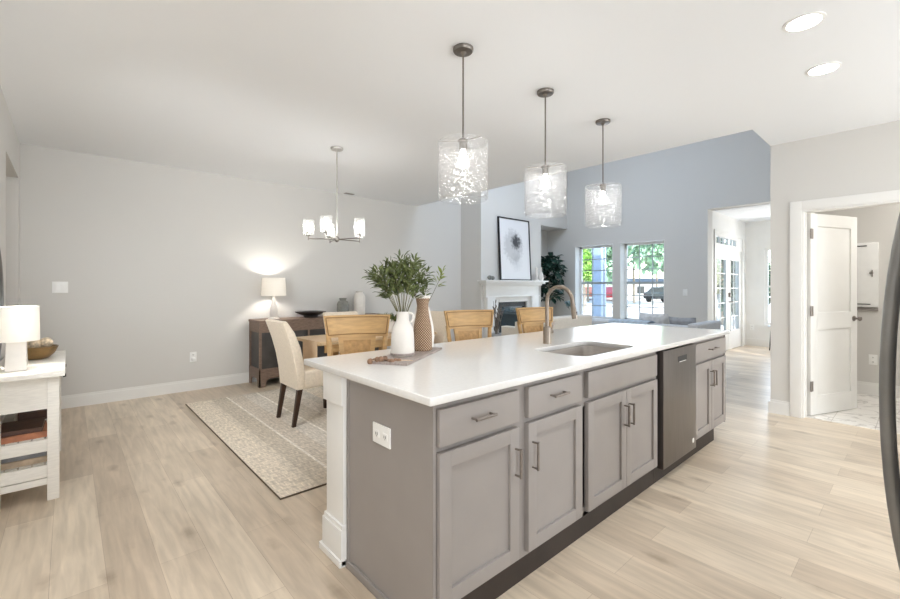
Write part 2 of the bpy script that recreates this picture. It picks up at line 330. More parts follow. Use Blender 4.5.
def art_mat():
    m = bpy.data.materials.new('abstract_ink_print'); m.use_nodes = True
    nt = m.node_tree; N = nt.nodes; L = nt.links; b = N['Principled BSDF']
    tc = N.new('ShaderNodeTexCoord')
    n = N.new('ShaderNodeTexNoise'); n.inputs['Scale'].default_value = 16; n.inputs['Detail'].default_value = 6; L.new(tc.outputs['Object'], n.inputs['Vector'])
    def blob(cx, cz, rx, rz, amp, lo, hi, c0, strength):
        mp = N.new('ShaderNodeMapping'); mp.inputs['Location'].default_value = (-cx / rx, 0, -cz / rz); mp.inputs['Scale'].default_value = (1 / rx, 0, 1 / rz)
        L.new(tc.outputs['Object'], mp.inputs[0])
        ln = N.new('ShaderNodeVectorMath'); ln.operation = 'LENGTH'; L.new(mp.outputs[0], ln.inputs[0])
        ma = N.new('ShaderNodeMath'); ma.operation = 'MULTIPLY_ADD'; ma.inputs[1].default_value = amp; L.new(n.outputs['Fac'], ma.inputs[0]); L.new(ln.outputs['Value'], ma.inputs[2])
        r = N.new('ShaderNodeValToRGB'); r.color_ramp.elements[0].position = lo * .4; r.color_ramp.elements[0].color = c0
        r.color_ramp.elements[1].position = hi * .4; r.color_ramp.elements[1].color = (.93, .93, .935, 1); hf = N.new('ShaderNodeMath'); hf.operation = 'MULTIPLY'; hf.inputs[1].default_value = .4; L.new(ma.outputs[0], hf.inputs[0]); L.new(hf.outputs[0], r.inputs[0])
        return r
    a = blob(.04, .77, .17, .17, 1.4, 1.15, 1.75, lin((86, 88, 92)), 1)
    c = blob(-.05, .68, .30, .34, .9, 1.2, 1.55, lin((214, 214, 215)), 1)
    d = blob(.02, .38, .22, .25, .9, .6, 1.4, lin((226, 227, 229)), 1)
    m1 = N.new('ShaderNodeMix'); m1.data_type = 'RGBA'; m1.blend_type = 'MULTIPLY'; m1.inputs['Factor'].default_value = 1
    m2 = N.new('ShaderNodeMix'); m2.data_type = 'RGBA'; m2.blend_type = 'MULTIPLY'; m2.inputs['Factor'].default_value = 1
    L.new(a.outputs[0], m1.inputs[6]); L.new(c.outputs[0], m1.inputs[7]); L.new(m1.outputs[2], m2.inputs[6]); L.new(d.outputs[0], m2.inputs[7])
    L.new(m2.outputs[2], b.inputs['Base Color']); b.inputs['Roughness'].default_value = .6
    return m
M['art'] = art_mat()

# ------------------------------------------------------------------ builders
class MB:
    def __init__(self): self.bm = bmesh.new()
    def _bev(self, verts, bev, seg=2):
        if bev <= 0: return
        es = list({e for v in verts for e in v.link_edges})
        bmesh.ops.bevel(self.bm, geom=es, offset=bev, segments=seg, profile=.7, affect='EDGES', clamp_overlap=True)
    def box(self, x0, x1, y0, y1, z0, z1, bev=0, mtx=None, seg=2):
        if x0 > x1: x0, x1 = x1, x0
        if y0 > y1: y0, y1 = y1, y0
        if z0 > z1: z0, z1 = z1, z0
        P = [(x0, y0, z0), (x1, y0, z0), (x1, y1, z0), (x0, y1, z0), (x0, y0, z1), (x1, y0, z1), (x1, y1, z1), (x0, y1, z1)]
        vs = [self.bm.verts.new((mtx @ Vector(p)) if mtx else p) for p in P]
        for f in ((3, 2, 1, 0), (4, 5, 6, 7), (0, 1, 5, 4), (1, 2, 6, 5), (2, 3, 7, 6), (3, 0, 4, 7)):
            self.bm.faces.new([vs[i] for i in f])
        self._bev(vs, bev, seg); return self
    def hexa(self, bottom, top, bev=0):
        vs = [self.bm.verts.new(p) for p in list(bottom) + list(top)]
        for f in ((3, 2, 1, 0), (4, 5, 6, 7), (0, 1, 5, 4), (1, 2, 6, 5), (2, 3, 7, 6), (3, 0, 4, 7)):
            self.bm.faces.new([vs[i] for i in f])
        self._bev(vs, bev); return self
    def prism(self, poly, fn, a, b, bev=0, seg=2):
        va = [self.bm.verts.new(fn(p[0], p[1], a)) for p in poly]; vb = [self.bm.verts.new(fn(p[0], p[1], b)) for p in poly]
        n = len(poly)
        fs = [self.bm.faces.new(va[::-1]), self.bm.faces.new(vb)]
        for i in range(n):
            fs.append(self.bm.faces.new((va[i], va[(i + 1) % n], vb[(i + 1) % n], vb[i])))
        bmesh.ops.recalc_face_normals(self.bm, faces=fs)
        if bev:
            es = [e for f in fs[:2] for e in f.edges]
            bmesh.ops.bevel(self.bm, geom=list(set(es)), offset=bev, segments=seg, profile=.6, affect='EDGES', clamp_overlap=True)
        return self
    def tube(self, pts, r, seg=12, closed=False):
        pts = [Vector(p) for p in pts]; n = len(pts)
        rs = r if isinstance(r, (list, tuple)) else [r] * n
        rings = []; ref = None
        for i, p in enumerate(pts):
            if closed: d = pts[(i + 1) % n] - pts[i - 1]
            else: d = pts[min(i + 1, n - 1)] - pts[max(i - 1, 0)]
            d.normalize()
            if ref is None: ref = d.orthogonal().normalized()
            ref = (ref - d * ref.dot(d)).normalized(); bi = d.cross(ref)
            rings.append([self.bm.verts.new(p + (ref * math.cos(2 * PI * k / seg) + bi * math.sin(2 * PI * k / seg)) * rs[i]) for k in range(seg)])
        rng = range(n) if closed else range(n - 1)
        for i in rng:
            a, b = rings[i], rings[(i + 1) % n]
            for k in range(seg): self.bm.faces.new((a[k], a[(k + 1) % seg], b[(k + 1) % seg], b[k]))
        if not closed:
            self.bm.faces.new(rings[0][::-1]); self.bm.faces.new(rings[-1])
        return self
    def lathe(self, prof, c=(0, 0, 0), seg=32, cap0=True, cap1=True, closed=False, sx=1, sy=1):
        rings = []
        for r, z in prof:
            if r < 1e-6: rings.append([self.bm.verts.new((c[0], c[1], c[2] + z))])
            else: rings.append([self.bm.verts.new((c[0] + sx * r * math.cos(2 * PI * k / seg), c[1] + sy * r * math.sin(2 * PI * k / seg), c[2] + z)) for k in range(seg)])
        pr = list(zip(rings[:-1], rings[1:]))
        if closed: pr.append((rings[-1], rings[0]))
        for a, b in pr:
            for k in range(seg):
                k2 = (k + 1) % seg
                if len(a) == 1 and len(b) == 1: continue
                if len(a) == 1: self.bm.faces.new((a[0], b[k2], b[k]))
                elif len(b) == 1: self.bm.faces.new((a[k], a[k2], b[0]))
                else: self.bm.faces.new((a[k], a[k2], b[k2], b[k]))
        if not closed:
            if cap0 and len(rings[0]) > 1: self.bm.faces.new(rings[0][::-1])
            if cap1 and len(rings[-1]) > 1: self.bm.faces.new(rings[-1])
        return self
    def ball(self, c, r, sub=3):
        rr = r if isinstance(r, (tuple, list)) else (r, r, r)
        g = bmesh.ops.create_icosphere(self.bm, subdivisions=sub, radius=1)
        for v in g['verts']: v.co = Vector((v.co.x * rr[0] + c[0], v.co.y * rr[1] + c[1], v.co.z * rr[2] + c[2]))
        return self
    def leaf(self, p, d, up, ln, wd, fold=.15):
        p = Vector(p); d = Vector(d).normalized(); up = Vector(up); s = d.cross(up)
        if s.length < 1e-4: s = d.orthogonal()
        s.normalize(); u = s.cross(d).normalized()
        V = self.bm.verts.new
        a = V(p); t = V(p + d * ln - u * ln * .12)
        m1 = V(p + d * ln * .35); m2 = V(p + d * ln * .7 - u * ln * .03)
        l1 = V(p + d * ln * .3 + s * wd * .5 + u * wd * fold); l2 = V(p + d * ln * .68 + s * wd * .42 + u * wd * fold)
        r1 = V(p + d * ln * .3 - s * wd * .5 + u * wd * fold); r2 = V(p + d * ln * .68 - s * wd * .42 + u * wd * fold)
        for f in ((a, m1, l1), (m1, m2, l2, l1), (m2, t, l2), (a, r1, m1), (m1, r1, r2, m2), (m2, r2, t)): self.bm.faces.new(f)
        return self
    def pillow(self, c, sx, sy, sz, mtx=None, n=10):
        g = bmesh.ops.create_grid(self.bm, x_segments=n, y_segments=n, size=1)
        vs = g['verts']
        top = {}
        for v in vs:
            x, y = v.co.x, v.co.y
            h = (max(0, 1 - x ** 4) * max(0, 1 - y ** 4)) ** .5
            k = 1 - .06 * (1 - abs(x)) * (y ** 2) ; k2 = 1 - .06 * (1 - abs(y)) * (x ** 2)
            v.co = Vector((x * sx / 2 * k2, y * sy / 2 * k, h * sz / 2))
        ex = bmesh.ops.duplicate(self.bm, geom=list({f for v in vs for f in v.link_faces}) + list({e for v in vs for e in v.link_edges}) + vs)
        v2 = [q for q in ex['geom'] if isinstance(q, bmesh.types.BMVert)]
        f2 = [q for q in ex['geom'] if isinstance(q, bmesh.types.BMFace)]
        for v in v2: v.co.z = -v.co.z
        bmesh.ops.reverse_faces(self.bm, faces=f2)
        allv = list(vs) + v2
        bmesh.ops.remove_doubles(self.bm, verts=allv, dist=1e-5)
        allv = [v for v in allv if v.is_valid]
        T = Matrix.Translation(c) @ (mtx or Matrix())
        for v in allv: v.co = T @ v.co
        return self
    def build(self, name, m, parent=None, world=False, sharp=38):
        bm = self.bm
        if world and parent is not None:
            r = parent
            while r.parent: r = r.parent
            bmesh.ops.translate(bm, verts=bm.verts, vec=-Vector(r.location))
        me = bpy.data.meshes.new(name); bm.to_mesh(me); bm.free()
        for p in me.polygons: p.use_smooth = True
        me.set_sharp_from_angle(angle=math.radians(sharp))
        me.materials.append(m)
        o = bpy.data.objects.new(name, me); COL.objects.link(o)
        if parent is not None: o.parent = parent
        return o

def tag(o, label=None, cat=None, group=None, kind=None):
    if label: o['label'] = label
    if cat: o['category'] = cat
    if group: o['group'] = group
    if kind: o['kind'] = kind
    return o
def thing(name, label, cat, loc=(0, 0, 0), rz=0.0, group=None):
    o = bpy.data.objects.new(name, None); COL.objects.link(o)
    o.empty_display_size = .1; o.location = loc; o.rotation_euler = (0, 0, rz)
    return tag(o, label, cat, group)
def struct(name, mb, m, parent=None):
    o = mb.build(name, m, parent)
    if parent is None: o['kind'] = 'structure'
    return o
def dup(root, label, loc, rz=None, name=None):
    r = root.copy(); COL.objects.link(r); r.location = loc; r['label'] = label
    if rz is not None: r.rotation_euler = (0, 0, rz)
    for ch in list(root.children):
        c = ch.copy(); COL.objects.link(c); c.parent = r
        for g in list(ch.children):
            d = g.copy(); COL.objects.link(d); d.parent = c
    return r
XY = lambda a, b, h: (a, b, h)
XZ = lambda a, b, h: (a, h, b)
YZ = lambda a, b, h: (h, a, b)
def rrect(x0, x1, y0, y1, r, n=5):
    P = []
    for cx, cy, a0 in ((x1 - r, y1 - r, 0), (x0 + r, y1 - r, 90), (x0 + r, y0 + r, 180), (x1 - r, y0 + r, 270)):
        for k in range(n + 1):
            a = math.radians(a0 + 90 * k / n); P.append((cx + r * math.cos(a), cy + r * math.sin(a)))
    return P

# ------------------------------------------------------------------ the setting
CZ = 2.74      # kitchen and dining ceiling
HZ = 4.65      # living-room ceiling
XE = 4.69      # edge of the flat ceiling
XW = 8.638     # window wall
YB = 6.10      # back wall
YC = 5.554     # chimney front
struct('floor', MB().box(-2.9, 11.3, -2.85, 6.3, -.12, 0), M['floor'])
struct('floor_pantry', MB().box(5.44, 7.12, -.95, .94, 0, .004), M['tile'])
struct('ceiling', MB().prism([(-2.9, -2.85), (5.5, -2.85), (5.5, 1.06), (XE, 1.06), (XE, 6.1), (-2.9, 6.1)], XY, CZ, CZ + .16), M['ceil'])
struct('ceiling_living', MB().box(4.5, 8.9, .9, 6.3, HZ, HZ + .1), M['ceil'])
struct('wall_loft', MB().box(XE - .12, XE, 1.06, 6.1, CZ + .16, HZ).box(XE - .12, 5.5, .94, 1.06, CZ + .16, HZ), M['wall'])
struct('ceiling_pantry', MB().box(5.5, 7.25, -1.1, .94, CZ, CZ + .1), M['ceil'])
struct('ceiling_sunroom', MB().box(8.85, 11.3, .7, 2.8, 2.695, 2.80), M['ceil'])
struct('ceiling_hallway', MB().box(-1.9, -.48, 4.0, 6.2, CZ, CZ + .1), M['ceil'])
struct('wall_back', MB().box(-1.9, 8.8, YB, YB + .15, 0, HZ), M['wall'])
# left wall with the cased opening
struct('wall_left', MB().box(-.48, -.36, 2.3, 4.79, 0, CZ).box(-.48, -.36, 5.93, YB, 0, CZ).box(-.48, -.36, 4.79, 5.93, 2.36, CZ), M['wall'])
struct('wall_hallway', MB().box(-1.9, -1.75, 4.0, YB, 0, CZ).box(-1.75, -.48, 4.0, 4.12, 0, CZ), M['wall'])
struct('wall_kitchen_left', MB().box(-2.9, -.48, 2.3, 2.42, 0, CZ), M['wall'])
struct('wall_kitchen_end', MB().box(-2.9, -2.75, -2.7, 2.3, 0, CZ), M['wall'])
struct('wall_kitchen', MB().box(-2.9, 5.5, -2.85, -2.7, 0, CZ), M['wall'])
# pantry wall with door opening
D0, D1, DZ = .02, .81, 2.045
struct('wall_right', MB().box(5.38, 5.50, D1, 1.06, 0, CZ).box(5.38, 5.50, -2.7, D0, 0, CZ).box(5.38, 5.50, D0, D1, DZ, CZ), M['wall'])
struct('wall_passage', MB().box(5.50, XW, .94, 1.06, 0, HZ).box(5.38, 5.50, .94, 1.06, CZ + .16, HZ), M['wall'])
struct('wall_pantry', MB().box(7.12, 7.25, -1.1, .94, 0, CZ).box(5.5, 7.12, -1.1, -.95, 0, CZ), M['wall'])
# chimney breast with firebox recess, and the header over the alcove
FX0, FX1, FZ0, FZ1 = 6.21, 7.11, .12, .985
ch = MB()
ch.box(5.764, FX0, YC, YB, 0, HZ).box(FX1, 7.633, YC, YB, 0, HZ).box(FX0, FX1, YC, YB, FZ1, HZ).box(FX0, FX1, YC, YB, 0, FZ0)
ch.box(7.633, XW, YC, YB, 2.62, HZ)
struct('wall_chimney', ch, M['wall'])
# window wall
WZ0, WZ1 = .57, 2.205
WIN = [(4.432, 5.345), (3.382, 4.278)]
OP0, OP1, OPZ = 1.10, 2.63, 2.695
ww = MB()
ys = [.94, OP0, OP1, 3.382, 4.278, 4.432, 5.345, YB + .15]
ww.box(XW, XW + .26, .94, OP0, 0, HZ).box(XW, XW + .26, OP1, 3.382, 0, HZ).box(XW, XW + .26, 4.278, 4.432, 0, HZ).box(XW, XW + .26, 5.345, YB + .15, 0, HZ)
ww.box(XW, XW + .26, OP0, OP1, OPZ, HZ)
for a, b in WIN: ww.box(XW, XW + .26, a, b, 0, WZ0).box(XW, XW + .26, a, b, WZ1, HZ)
struct('wall_windows', ww, M['wall'])
# sunroom
struct('wall_sunroom_left', MB().box(XW + .26, 9.04, OP1, OP1 + .12, 0, OPZ).box(10.80, 11.25, OP1, OP1 + .12, 0, OPZ).box(9.04, 10.80, OP1, OP1 + .12, 2.30, OPZ).box(9.04, 10.80, OP1, OP1 + .12, 2.03, 2.09), M['trim'])
SX = 11.08
struct('wall_sunroom_back', MB().box(SX, SX + .15, 2.28, OP1 + .1, 0, OPZ).box(SX, SX + .15, .7, 1.3, 0, OPZ).box(SX, SX + .15, 1.3, 2.28, 0, .47).box(SX, SX + .15, 1.3, 2.28, 2.11, OPZ), M['trim'])
struct('wall_sunroom_right', MB().box(XW + .26, SX + .15, .7, .85, 0, OPZ), M['trim'])

def baseboard(name, x0, x1, y0, y1, h=.135):
    # runs along the longer side; small cap profile on top
    m = MB().box(x0, x1, y0, y1, 0, h - .022)
    if abs(x1 - x0) > abs(y1 - y0):
        d = (y1 - y0) * .55; front = y0 if name in ('baseboard_back', 'baseboard_sunroom_left') else y1
        m.box(x0, x1, y0 + (d if front == y0 else 0), y1 - (0 if front == y0 else d), h - .022, h)
    else:
        m.box(x0 + (x1 - x0) * .5, x1, y0, y1, h - .022, h)
    return struct(name, m, M['trim'])
baseboard('baseboard_back', -.36, 5.764, YB - .016, YB)
struct('baseboard_right', MB().box(5.364, 5.38, .902, 1.06, 0, .115).box(5.372, 5.38, .902, 1.06, .115, .138).box(5.364, 5.5, 1.06, 1.076, 0, .115), M['trim'])
struct('baseboard_pantry', MB().box(7.104, 7.12, -.95, .94, .004, .125).box(7.112, 7.12, -.95, .94, .125, .15), M['trim'])
struct('baseboard_windows', MB().box(XW - .016, XW, OP1, YC, 0, .13), M['trim'])
struct('baseboard_sunroom', MB().box(SX - .016, SX, .85, OP1, 0, .16), M['trim'])
struct('baseboard_left', MB().box(-.36, -.344, 2.3, 4.79, 0, .13), M['trim'])

# windows: white frame, sashes, muntins, glass
def window(name, y0, y1, z0, z1, x, cols, rows, depth=.05, parent=None):
    fr = MB()
    t = .05
    fr.box(x, x + depth, y0, y0 + t, z0, z1).box(x, x + depth, y1 - t, y1, z0, z1).box(x, x + depth, y0, y1, z1 - t, z1).box(x, x + depth, y0, y1, z0, z0 + t)
    o = fr.build(name, M['trim']); o['kind'] = 'structure'
    zm = (z0 + z1) / 2 - .02
    MB().box(x - .006, x + depth, y0 + t, y1 - t, zm - .024, zm + .024).build('meeting_rail', M['steel'] if False else M['sashgray'], o)
    mu = MB()
    for k in range(1, cols):
        yy = y0 + t + (y1 - y0 - 2 * t) * k / cols; mu.box(x + .012, x + .028, yy - .009, yy + .009, z0 + t, z1 - t)
    for za, zb in ((z0 + t, zm - .024), (zm + .024, z1 - t)):
        for k in range(1, rows):
            zz = za + (zb - za) * k / rows; mu.box(x + .0125, x + .0275, y0 + t, y1 - t, zz - .009, zz + .009)
    mu.build('muntins', M['sashgray'], o)
    MB().box(x + .018, x + .022, y0 + t, y1 - t, z0 + t, z1 - t).build('pane', M['glass'], o)
    return o
M['sashgray'] = mat('sash_paint', (168, 176, 178), .5, var=.02)
for i, (a, b) in enumerate(WIN):
    window('window_%d' % (i + 1), a, b, WZ0, WZ1, XW + .20, 3, 3)
    struct('trim_%d' % (i + 1), MB().box(XW - .006, XW + .20, a - .0, a + .012, WZ0, WZ1).box(XW - .006, XW + .20, b - .012, b, WZ0, WZ1).box(XW - .006, XW + .20, a + .012, b - .012, WZ1 - .012, WZ1).box(XW - .03, XW + .20, a - .03, b + .03, WZ0 - .02, WZ0 + .006), M['trim'])
# sunroom window
o = MB().box(SX + .02, SX + .07, 1.3, 1.35, .47, 2.11).box(SX + .02, SX + .07, 2.23, 2.28, .47, 2.11).box(SX + .02, SX + .07, 1.35, 2.23, .47, .52).box(SX + .02, SX + .07, 1.35, 2.23, 2.06, 2.11).box(SX + .02, SX + .07, 1.35, 2.23, 1.27, 1.31).build('window_3', M['trim']); o['kind'] = 'structure'
MB().box(SX + .04, SX + .046, 1.35, 2.23, .52, 2.06).build('pane', M['glass'], o)
struct('trim_3', MB().box(SX - .02, SX, 2.28, 2.37, .40, 2.2).box(SX - .02, SX, 1.3, 2.28, 2.11, 2.2).box(SX - .03, SX, 1.3, 2.28, .41, .47), M['trim'])
# transom over the french doors
o = MB().box(9.04, 10.80, OP1 - .01, OP1 + .06, 2.09, 2.115).box(9.04, 10.80, OP1 - .01, OP1 + .06, 2.245, 2.30).box(9.04, 9.10, OP1 - .01, OP1 + .06, 2.115, 2.245).box(10.36, 10.80, OP1 - .01, OP1 + .06, 2.115, 2.245).build('window_4', M['trim']); o['kind'] = 'structure'
mu = MB()
for k in range(1, 5): mu.box(9.10 + 1.26 * k / 5 - .012, 9.10 + 1.26 * k / 5 + .012, OP1, OP1 + .04, 2.115, 2.245)
mu.build('muntins', M['trim'], o)
MB().box(9.10, 10.36, OP1 + .02, OP1 + .026, 2.115, 2.245).build('pane', M['glass'], o)
struct('trim_4', MB().box(8.98, 9.04, OP1 - .02, OP1, 0, 2.36).box(10.80, 10.88, OP1 - .02, OP1, 0, 2.36).box(9.04, 10.80, OP1 - .02, OP1, 2.30, 2.36), M['trim'])
# french doors
def french_door(n, x0, x1, lab):
    g0, g1, z0, z1 = x0 + .13, x1 - .13, .38, 1.84
    d = MB().box(x0, g0, OP1 + .02, OP1 + .065, .01, 2.03).box(g1, x1, OP1 + .02, OP1 + .065, .01, 2.03).box(g0, g1, OP1 + .02, OP1 + .065, .01, z0).box(g0, g1, OP1 + .02, OP1 + .065, z1, 2.03)
    o = d.build('door_%d' % n, M['door']); o['kind'] = 'structure'
    mu = MB()
    mu.box(g0, g1, OP1 + .012, OP1 + .02, z0, z0 + .02).box(g0, g1, OP1 + .012, OP1 + .02, z1 - .02, z1).box(g0, g0 + .02, OP1 + .012, OP1 + .02, z0, z1).box(g1 - .02, g1, OP1 + .012, OP1 + .02, z0, z1)
    for k in range(1, 2): mu.box((g0 + g1) / 2 - .01, (g0 + g1) / 2 + .01, OP1 + .03, OP1 + .05, z0, z1)
    for k in range(1, 5):
        zz = z0 + (z1 - z0) * k / 5; mu.box(g0, g1, OP1 + .031, OP1 + .049, zz - .009, zz + .009)
    mu.build('muntins', M['trim'], o)
    MB().box(g0, g1, OP1 + .037, OP1 + .043, z0, z1).build('pane', M['glass'], o)
    return o
french_door(2, 9.045, 9.915, '')
fd = french_door(3, 9.925, 10.795, '')
MB().tube([(9.97, OP1 + .02, .98), (9.97, OP1 - .045, .98)], .012).tube([(9.97, OP1 - .045, .98), (10.08, OP1 - .045, .98)], .009).lathe([(.026, -.05), (.026, .05)], (9.97, OP1 + .012, 1.12), 16).build('door_handle', M['pull'], fd)

# pantry door: casing and swung-open leaf
cw = .09
struct('trim_5', MB().box(5.362, 5.38, D1, D1 + cw, 0, DZ + cw, .003).box(5.362, 5.38, D0 - cw, D0, 0, DZ + cw, .003).box(5.362, 5.38, D0, D1, DZ, DZ + cw, .003)
       .box(5.38, 5.50, D1 - .016, D1, 0, DZ).box(5.38, 5.50, D0, D0 + .016, 0, DZ).box(5.38, 5.50, D0 + .016, D1 - .016, DZ - .016, DZ)
       .box(5.43, 5.455, D1 - .03, D1 - .016, 0, DZ - .016), M['trim'])
ang = math.atan2(.504 - .79, 6.236 - 5.523)
dr = bpy.data.objects.new('door_1', None); COL.objects.link(dr); dr.location = (5.515, .79, 0); dr.rotation_euler = (0, 0, ang); dr['kind'] = 'structure'
DW_, DH = .755, 2.025
leaf = MB()
# stiles and rails, with raised panels (faces seen from -y and +y)
st = .105
leaf.box(0, st, -.035, 0, .012, DH, .002).box(DW_ - st, DW_, -.035, 0, .012, DH, .002)
for z0, z1 in ((.012, .20), (.865, 1.03), (1.90, DH)): leaf.box(st, DW_ - st, -.035, 0, z0, z1)
for z0, z1 in ((.20, .865), (1.03, 1.90)):
    leaf.box(st, DW_ - st, -.023, -.012, z0, z1)
    for s in (0, 1):
        ya, yb = (-.023, -.031) if s == 0 else (-.012, -.004)
        x0, x1 = st + .03, DW_ - st - .03
        leaf.hexa([(st + .012, ya, z0 + .012), (DW_ - st - .012, ya, z0 + .012), (DW_ - st - .012, ya, z1 - .012), (st + .012, ya, z1 - .012)] if s else [(st + .012, ya, z1 - .012), (DW_ - st - .012, ya, z1 - .012), (DW_ - st - .012, ya, z0 + .012), (st + .012, ya, z0 + .012)],
                  [(x0 + .01, yb, z0 + .04), (x1 - .01, yb, z0 + .04), (x1 - .01, yb, z1 - .04), (x0 + .01, yb, z1 - .04)] if s else [(x0 + .01, yb, z1 - .04), (x1 - .01, yb, z1 - .04), (x1 - .01, yb, z0 + .04), (x0 + .01, yb, z0 + .04)])
leaf.build('door_leaf', M['door'], dr)
for z in (.30, 1.05, 1.82):
    MB().box(-.012, .03, -.042, -.0355, z - .05, z + .05, .002).tube([(-.006, -.042, z - .05), (-.006, -.042, z + .05)], .008).build('hinge', M['pull'], dr)
kz = .96
MB().lathe([(.028, 0), (.028, .006), (.012, .01), (.010, .035), (.020, .042), (.025, .052), (.020, .062), (0, .065)], (0, 0, 0), 24).build('door_knob', M['pull'], dr)
k = bpy.data.objects['door_knob']; k.location = (DW_ - .06, -.035, kz); k.rotation_euler = (PI / 2, 0, 0)

# ------------------------------------------------------------------ outside
struct('ground', MB().box(8.95, 90, -25, 80, -.35, -.25), M['lawn'])
def tree(loc, h, cr, n, label, m, trunk=True, seed=1, ls=.36, flat=1.0):
    rnd = random.Random(seed)
    t = thing('leafy_tree' if trunk else 'leafy_shrub', label, 'tree' if trunk else 'shrub', loc)
    if True:
        MB().tube([(0, 0, 0), (.05, .05, h * .3), (0, .1, h * .65)], [.11, .09, .04], 8).build('trunk', M['bark'], t)
    f = MB()
    lobes = [(Vector((rnd.gauss(0, cr * .45), rnd.gauss(0, cr * .45), h * (.62 if trunk else .5) + rnd.gauss(0, h * .14) * flat)), cr * rnd.uniform(.35, .6)) for _ in range(9)]
    for _ in range(n):
        c, r = rnd.choice(lobes); d = Vector((rnd.gauss(0, 1), rnd.gauss(0, 1), rnd.gauss(0, 1))).normalized()
        p = c + d * r * rnd.uniform(.55, 1.0)
        if p.z < (1.95 if trunk else .1): continue
        f.leaf(p, (d + Vector((rnd.uniform(-.6, .6), rnd.uniform(-.6, .6), rnd.uniform(-.6, .2)))), (rnd.uniform(-1, 1), rnd.uniform(-1, 1), 1), ls * rnd.uniform(.7, 1.3), ls * .6)
    f.build('foliage', m, t)
    return t
def at(px, dist, z=0):   # ground point seen at picture column px, depth dist along the view
    a = math.radians(48.1); k = (px - 450) / 426
    return ((math.cos(a) + k * math.sin(a)) * dist, (math.sin(a) - k * math.cos(a)) * dist, z)
G = -.25
tree(at(588, 42, G), 12.8, 4.2, 5200, 'green leafy tree outside behind the porch column, far left of the panes', M['tree'], seed=2, ls=.6)
tree(at(634, 38, G), 12.8, 4.3, 5600, 'large green tree outside the right living room window, left of its panes', M['tree'], seed=3, ls=.6)
tree(at(657, 48, G), 13.6, 4.3, 5200, 'taller green tree farther off at the right edge of the right window', M['tree'], seed=4, ls=.6)
tree(at(585, 24, G), 3.2, .8, 2600, 'small bright yellow green tree outside, left panes of the left window', M['tree2'], seed=5, ls=.2)
tree(at(723, 17, G), 4.4, 1.25, 2600, 'dark green shrub outside behind the left french door glass', M['treed'], trunk=False, seed=6, ls=.22)
tree(at(738, 19, G), 4.4, 1.3, 2600, 'dark green shrub outside behind the right french door glass', M['treed'], trunk=False, seed=7, ls=.22)
pc = at(599, 11.1)
t = thing('porch_column', 'pale blue white square porch column outside the left window', 'column', (pc[0], pc[1], G))
MB().box(-.13, .13, -.13, .13, 0, 3.6, .01).build('shaft', M['porch'], t)
MB().box(-.17, .17, -.17, .17, 0, .25, .01).build('base', M['porch'], t)
def car(loc, rz, m, label):
    t = thing('parked_car', label, 'car', loc, rz, 'cars parked across the street')
    P = [(-2.1, .35), (-2.15, .75), (-2.0, .9), (-1.3, .98), (-.7, 1.42), (.9, 1.45), (1.6, 1.0), (2.1, .9), (2.15, .45), (2.0, .32)]
    MB().prism(P, XZ, -.85, .85, .06).build('car_body', m, t)
    MB().prism([(-1.15, 1.0), (-.68, 1.36), (.86, 1.38), (1.4, 1.02)], XZ, -.87, .87).build('side_glass', M['cardark'], t)
    for x in (-1.35, 1.35):
        for y in (-.82, .82):
            MB().prism([(x + .32 * math.cos(a * PI / 10), .32 + .32 * math.sin(a * PI / 10)) for a in range(20)], XZ, y - .1, y + .1, .02).build('wheel', M['tyre'], t)
    return t
car(at(610, 46, G), math.radians(26), M['carred'], 'red car parked outside, right of the porch column')
car(at(586.5, 50, G), math.radians(29), M['carorange'], 'orange car parked outside, left of the porch column')
car(at(666, 40, G), math.radians(60), M['cardark'], 'dark car parked across the street, right edge of the right window')
hx = at(637, 52, G)
h = thing('neighbor_house', 'white sided house with gray roof across the street', 'house', hx, math.radians(-40))
MB().box(-5, 5, -3, 3, 0, 1.85).build('wall', M['siding'], h)
MB().prism([(-3.5, 1.85), (3.5, 1.85), (0, 2.5)], YZ, -5.3, 5.3).build('roof', M['roofing'], h)
for x in (-3.5, -1, 1.6, 3.6):
    MB().box(x - .4, x + .4, -3.05, -2.98, .7, 1.5).build('house_window', M['cardark'], h)

# ------------------------------------------------------------------ kitchen island
YBX = 1.174   # face frame
YF = 1.150    # cabinet front face (doors)
CT = .914
# countertop with the sink cut-out
cu = bpy.data.curves.new('countertop', 'CURVE'); cu.dimensions = '2D'; cu.fill_mode = 'BOTH'
def spl(P):
    s = cu.splines.new('POLY'); s.points.add(len(P) - 1); s.use_cyclic_u = True
    for i, p in enumerate(P): s.points[i].co = (p[0], p[1], 0, 1)
SKX0, SKX1, SKY0, SKY1 = 2.09, 2.72, 1.235, 1.60
spl(rrect(.927, 4.29, 1.134, 2.195, .006, 2)); spl(rrect(SKX0, SKX1, SKY0, SKY1, .07, 6)[::-1])
cu.extrude = .0115; cu.bevel_depth = .0035; cu.bevel_resolution = 1; cu.offset = -.0035
tmp = bpy.data.objects.new('tmp', cu); COL.objects.link(tmp)
me = bpy.data.meshes.new_from_object(tmp.evaluated_get(bpy.context.evaluated_depsgraph_get()))
bpy.data.objects.remove(tmp); bpy.data.curves.remove(cu)
me.materials.clear(); me.materials.append(M['quartz']); me.name = 'countertop'
ct = bpy.data.objects.new('countertop', me); COL.objects.link(ct); ct.location = (0, 0, CT - .015)
tag(ct, 'long white quartz countertop on the gray kitchen island', 'countertop')

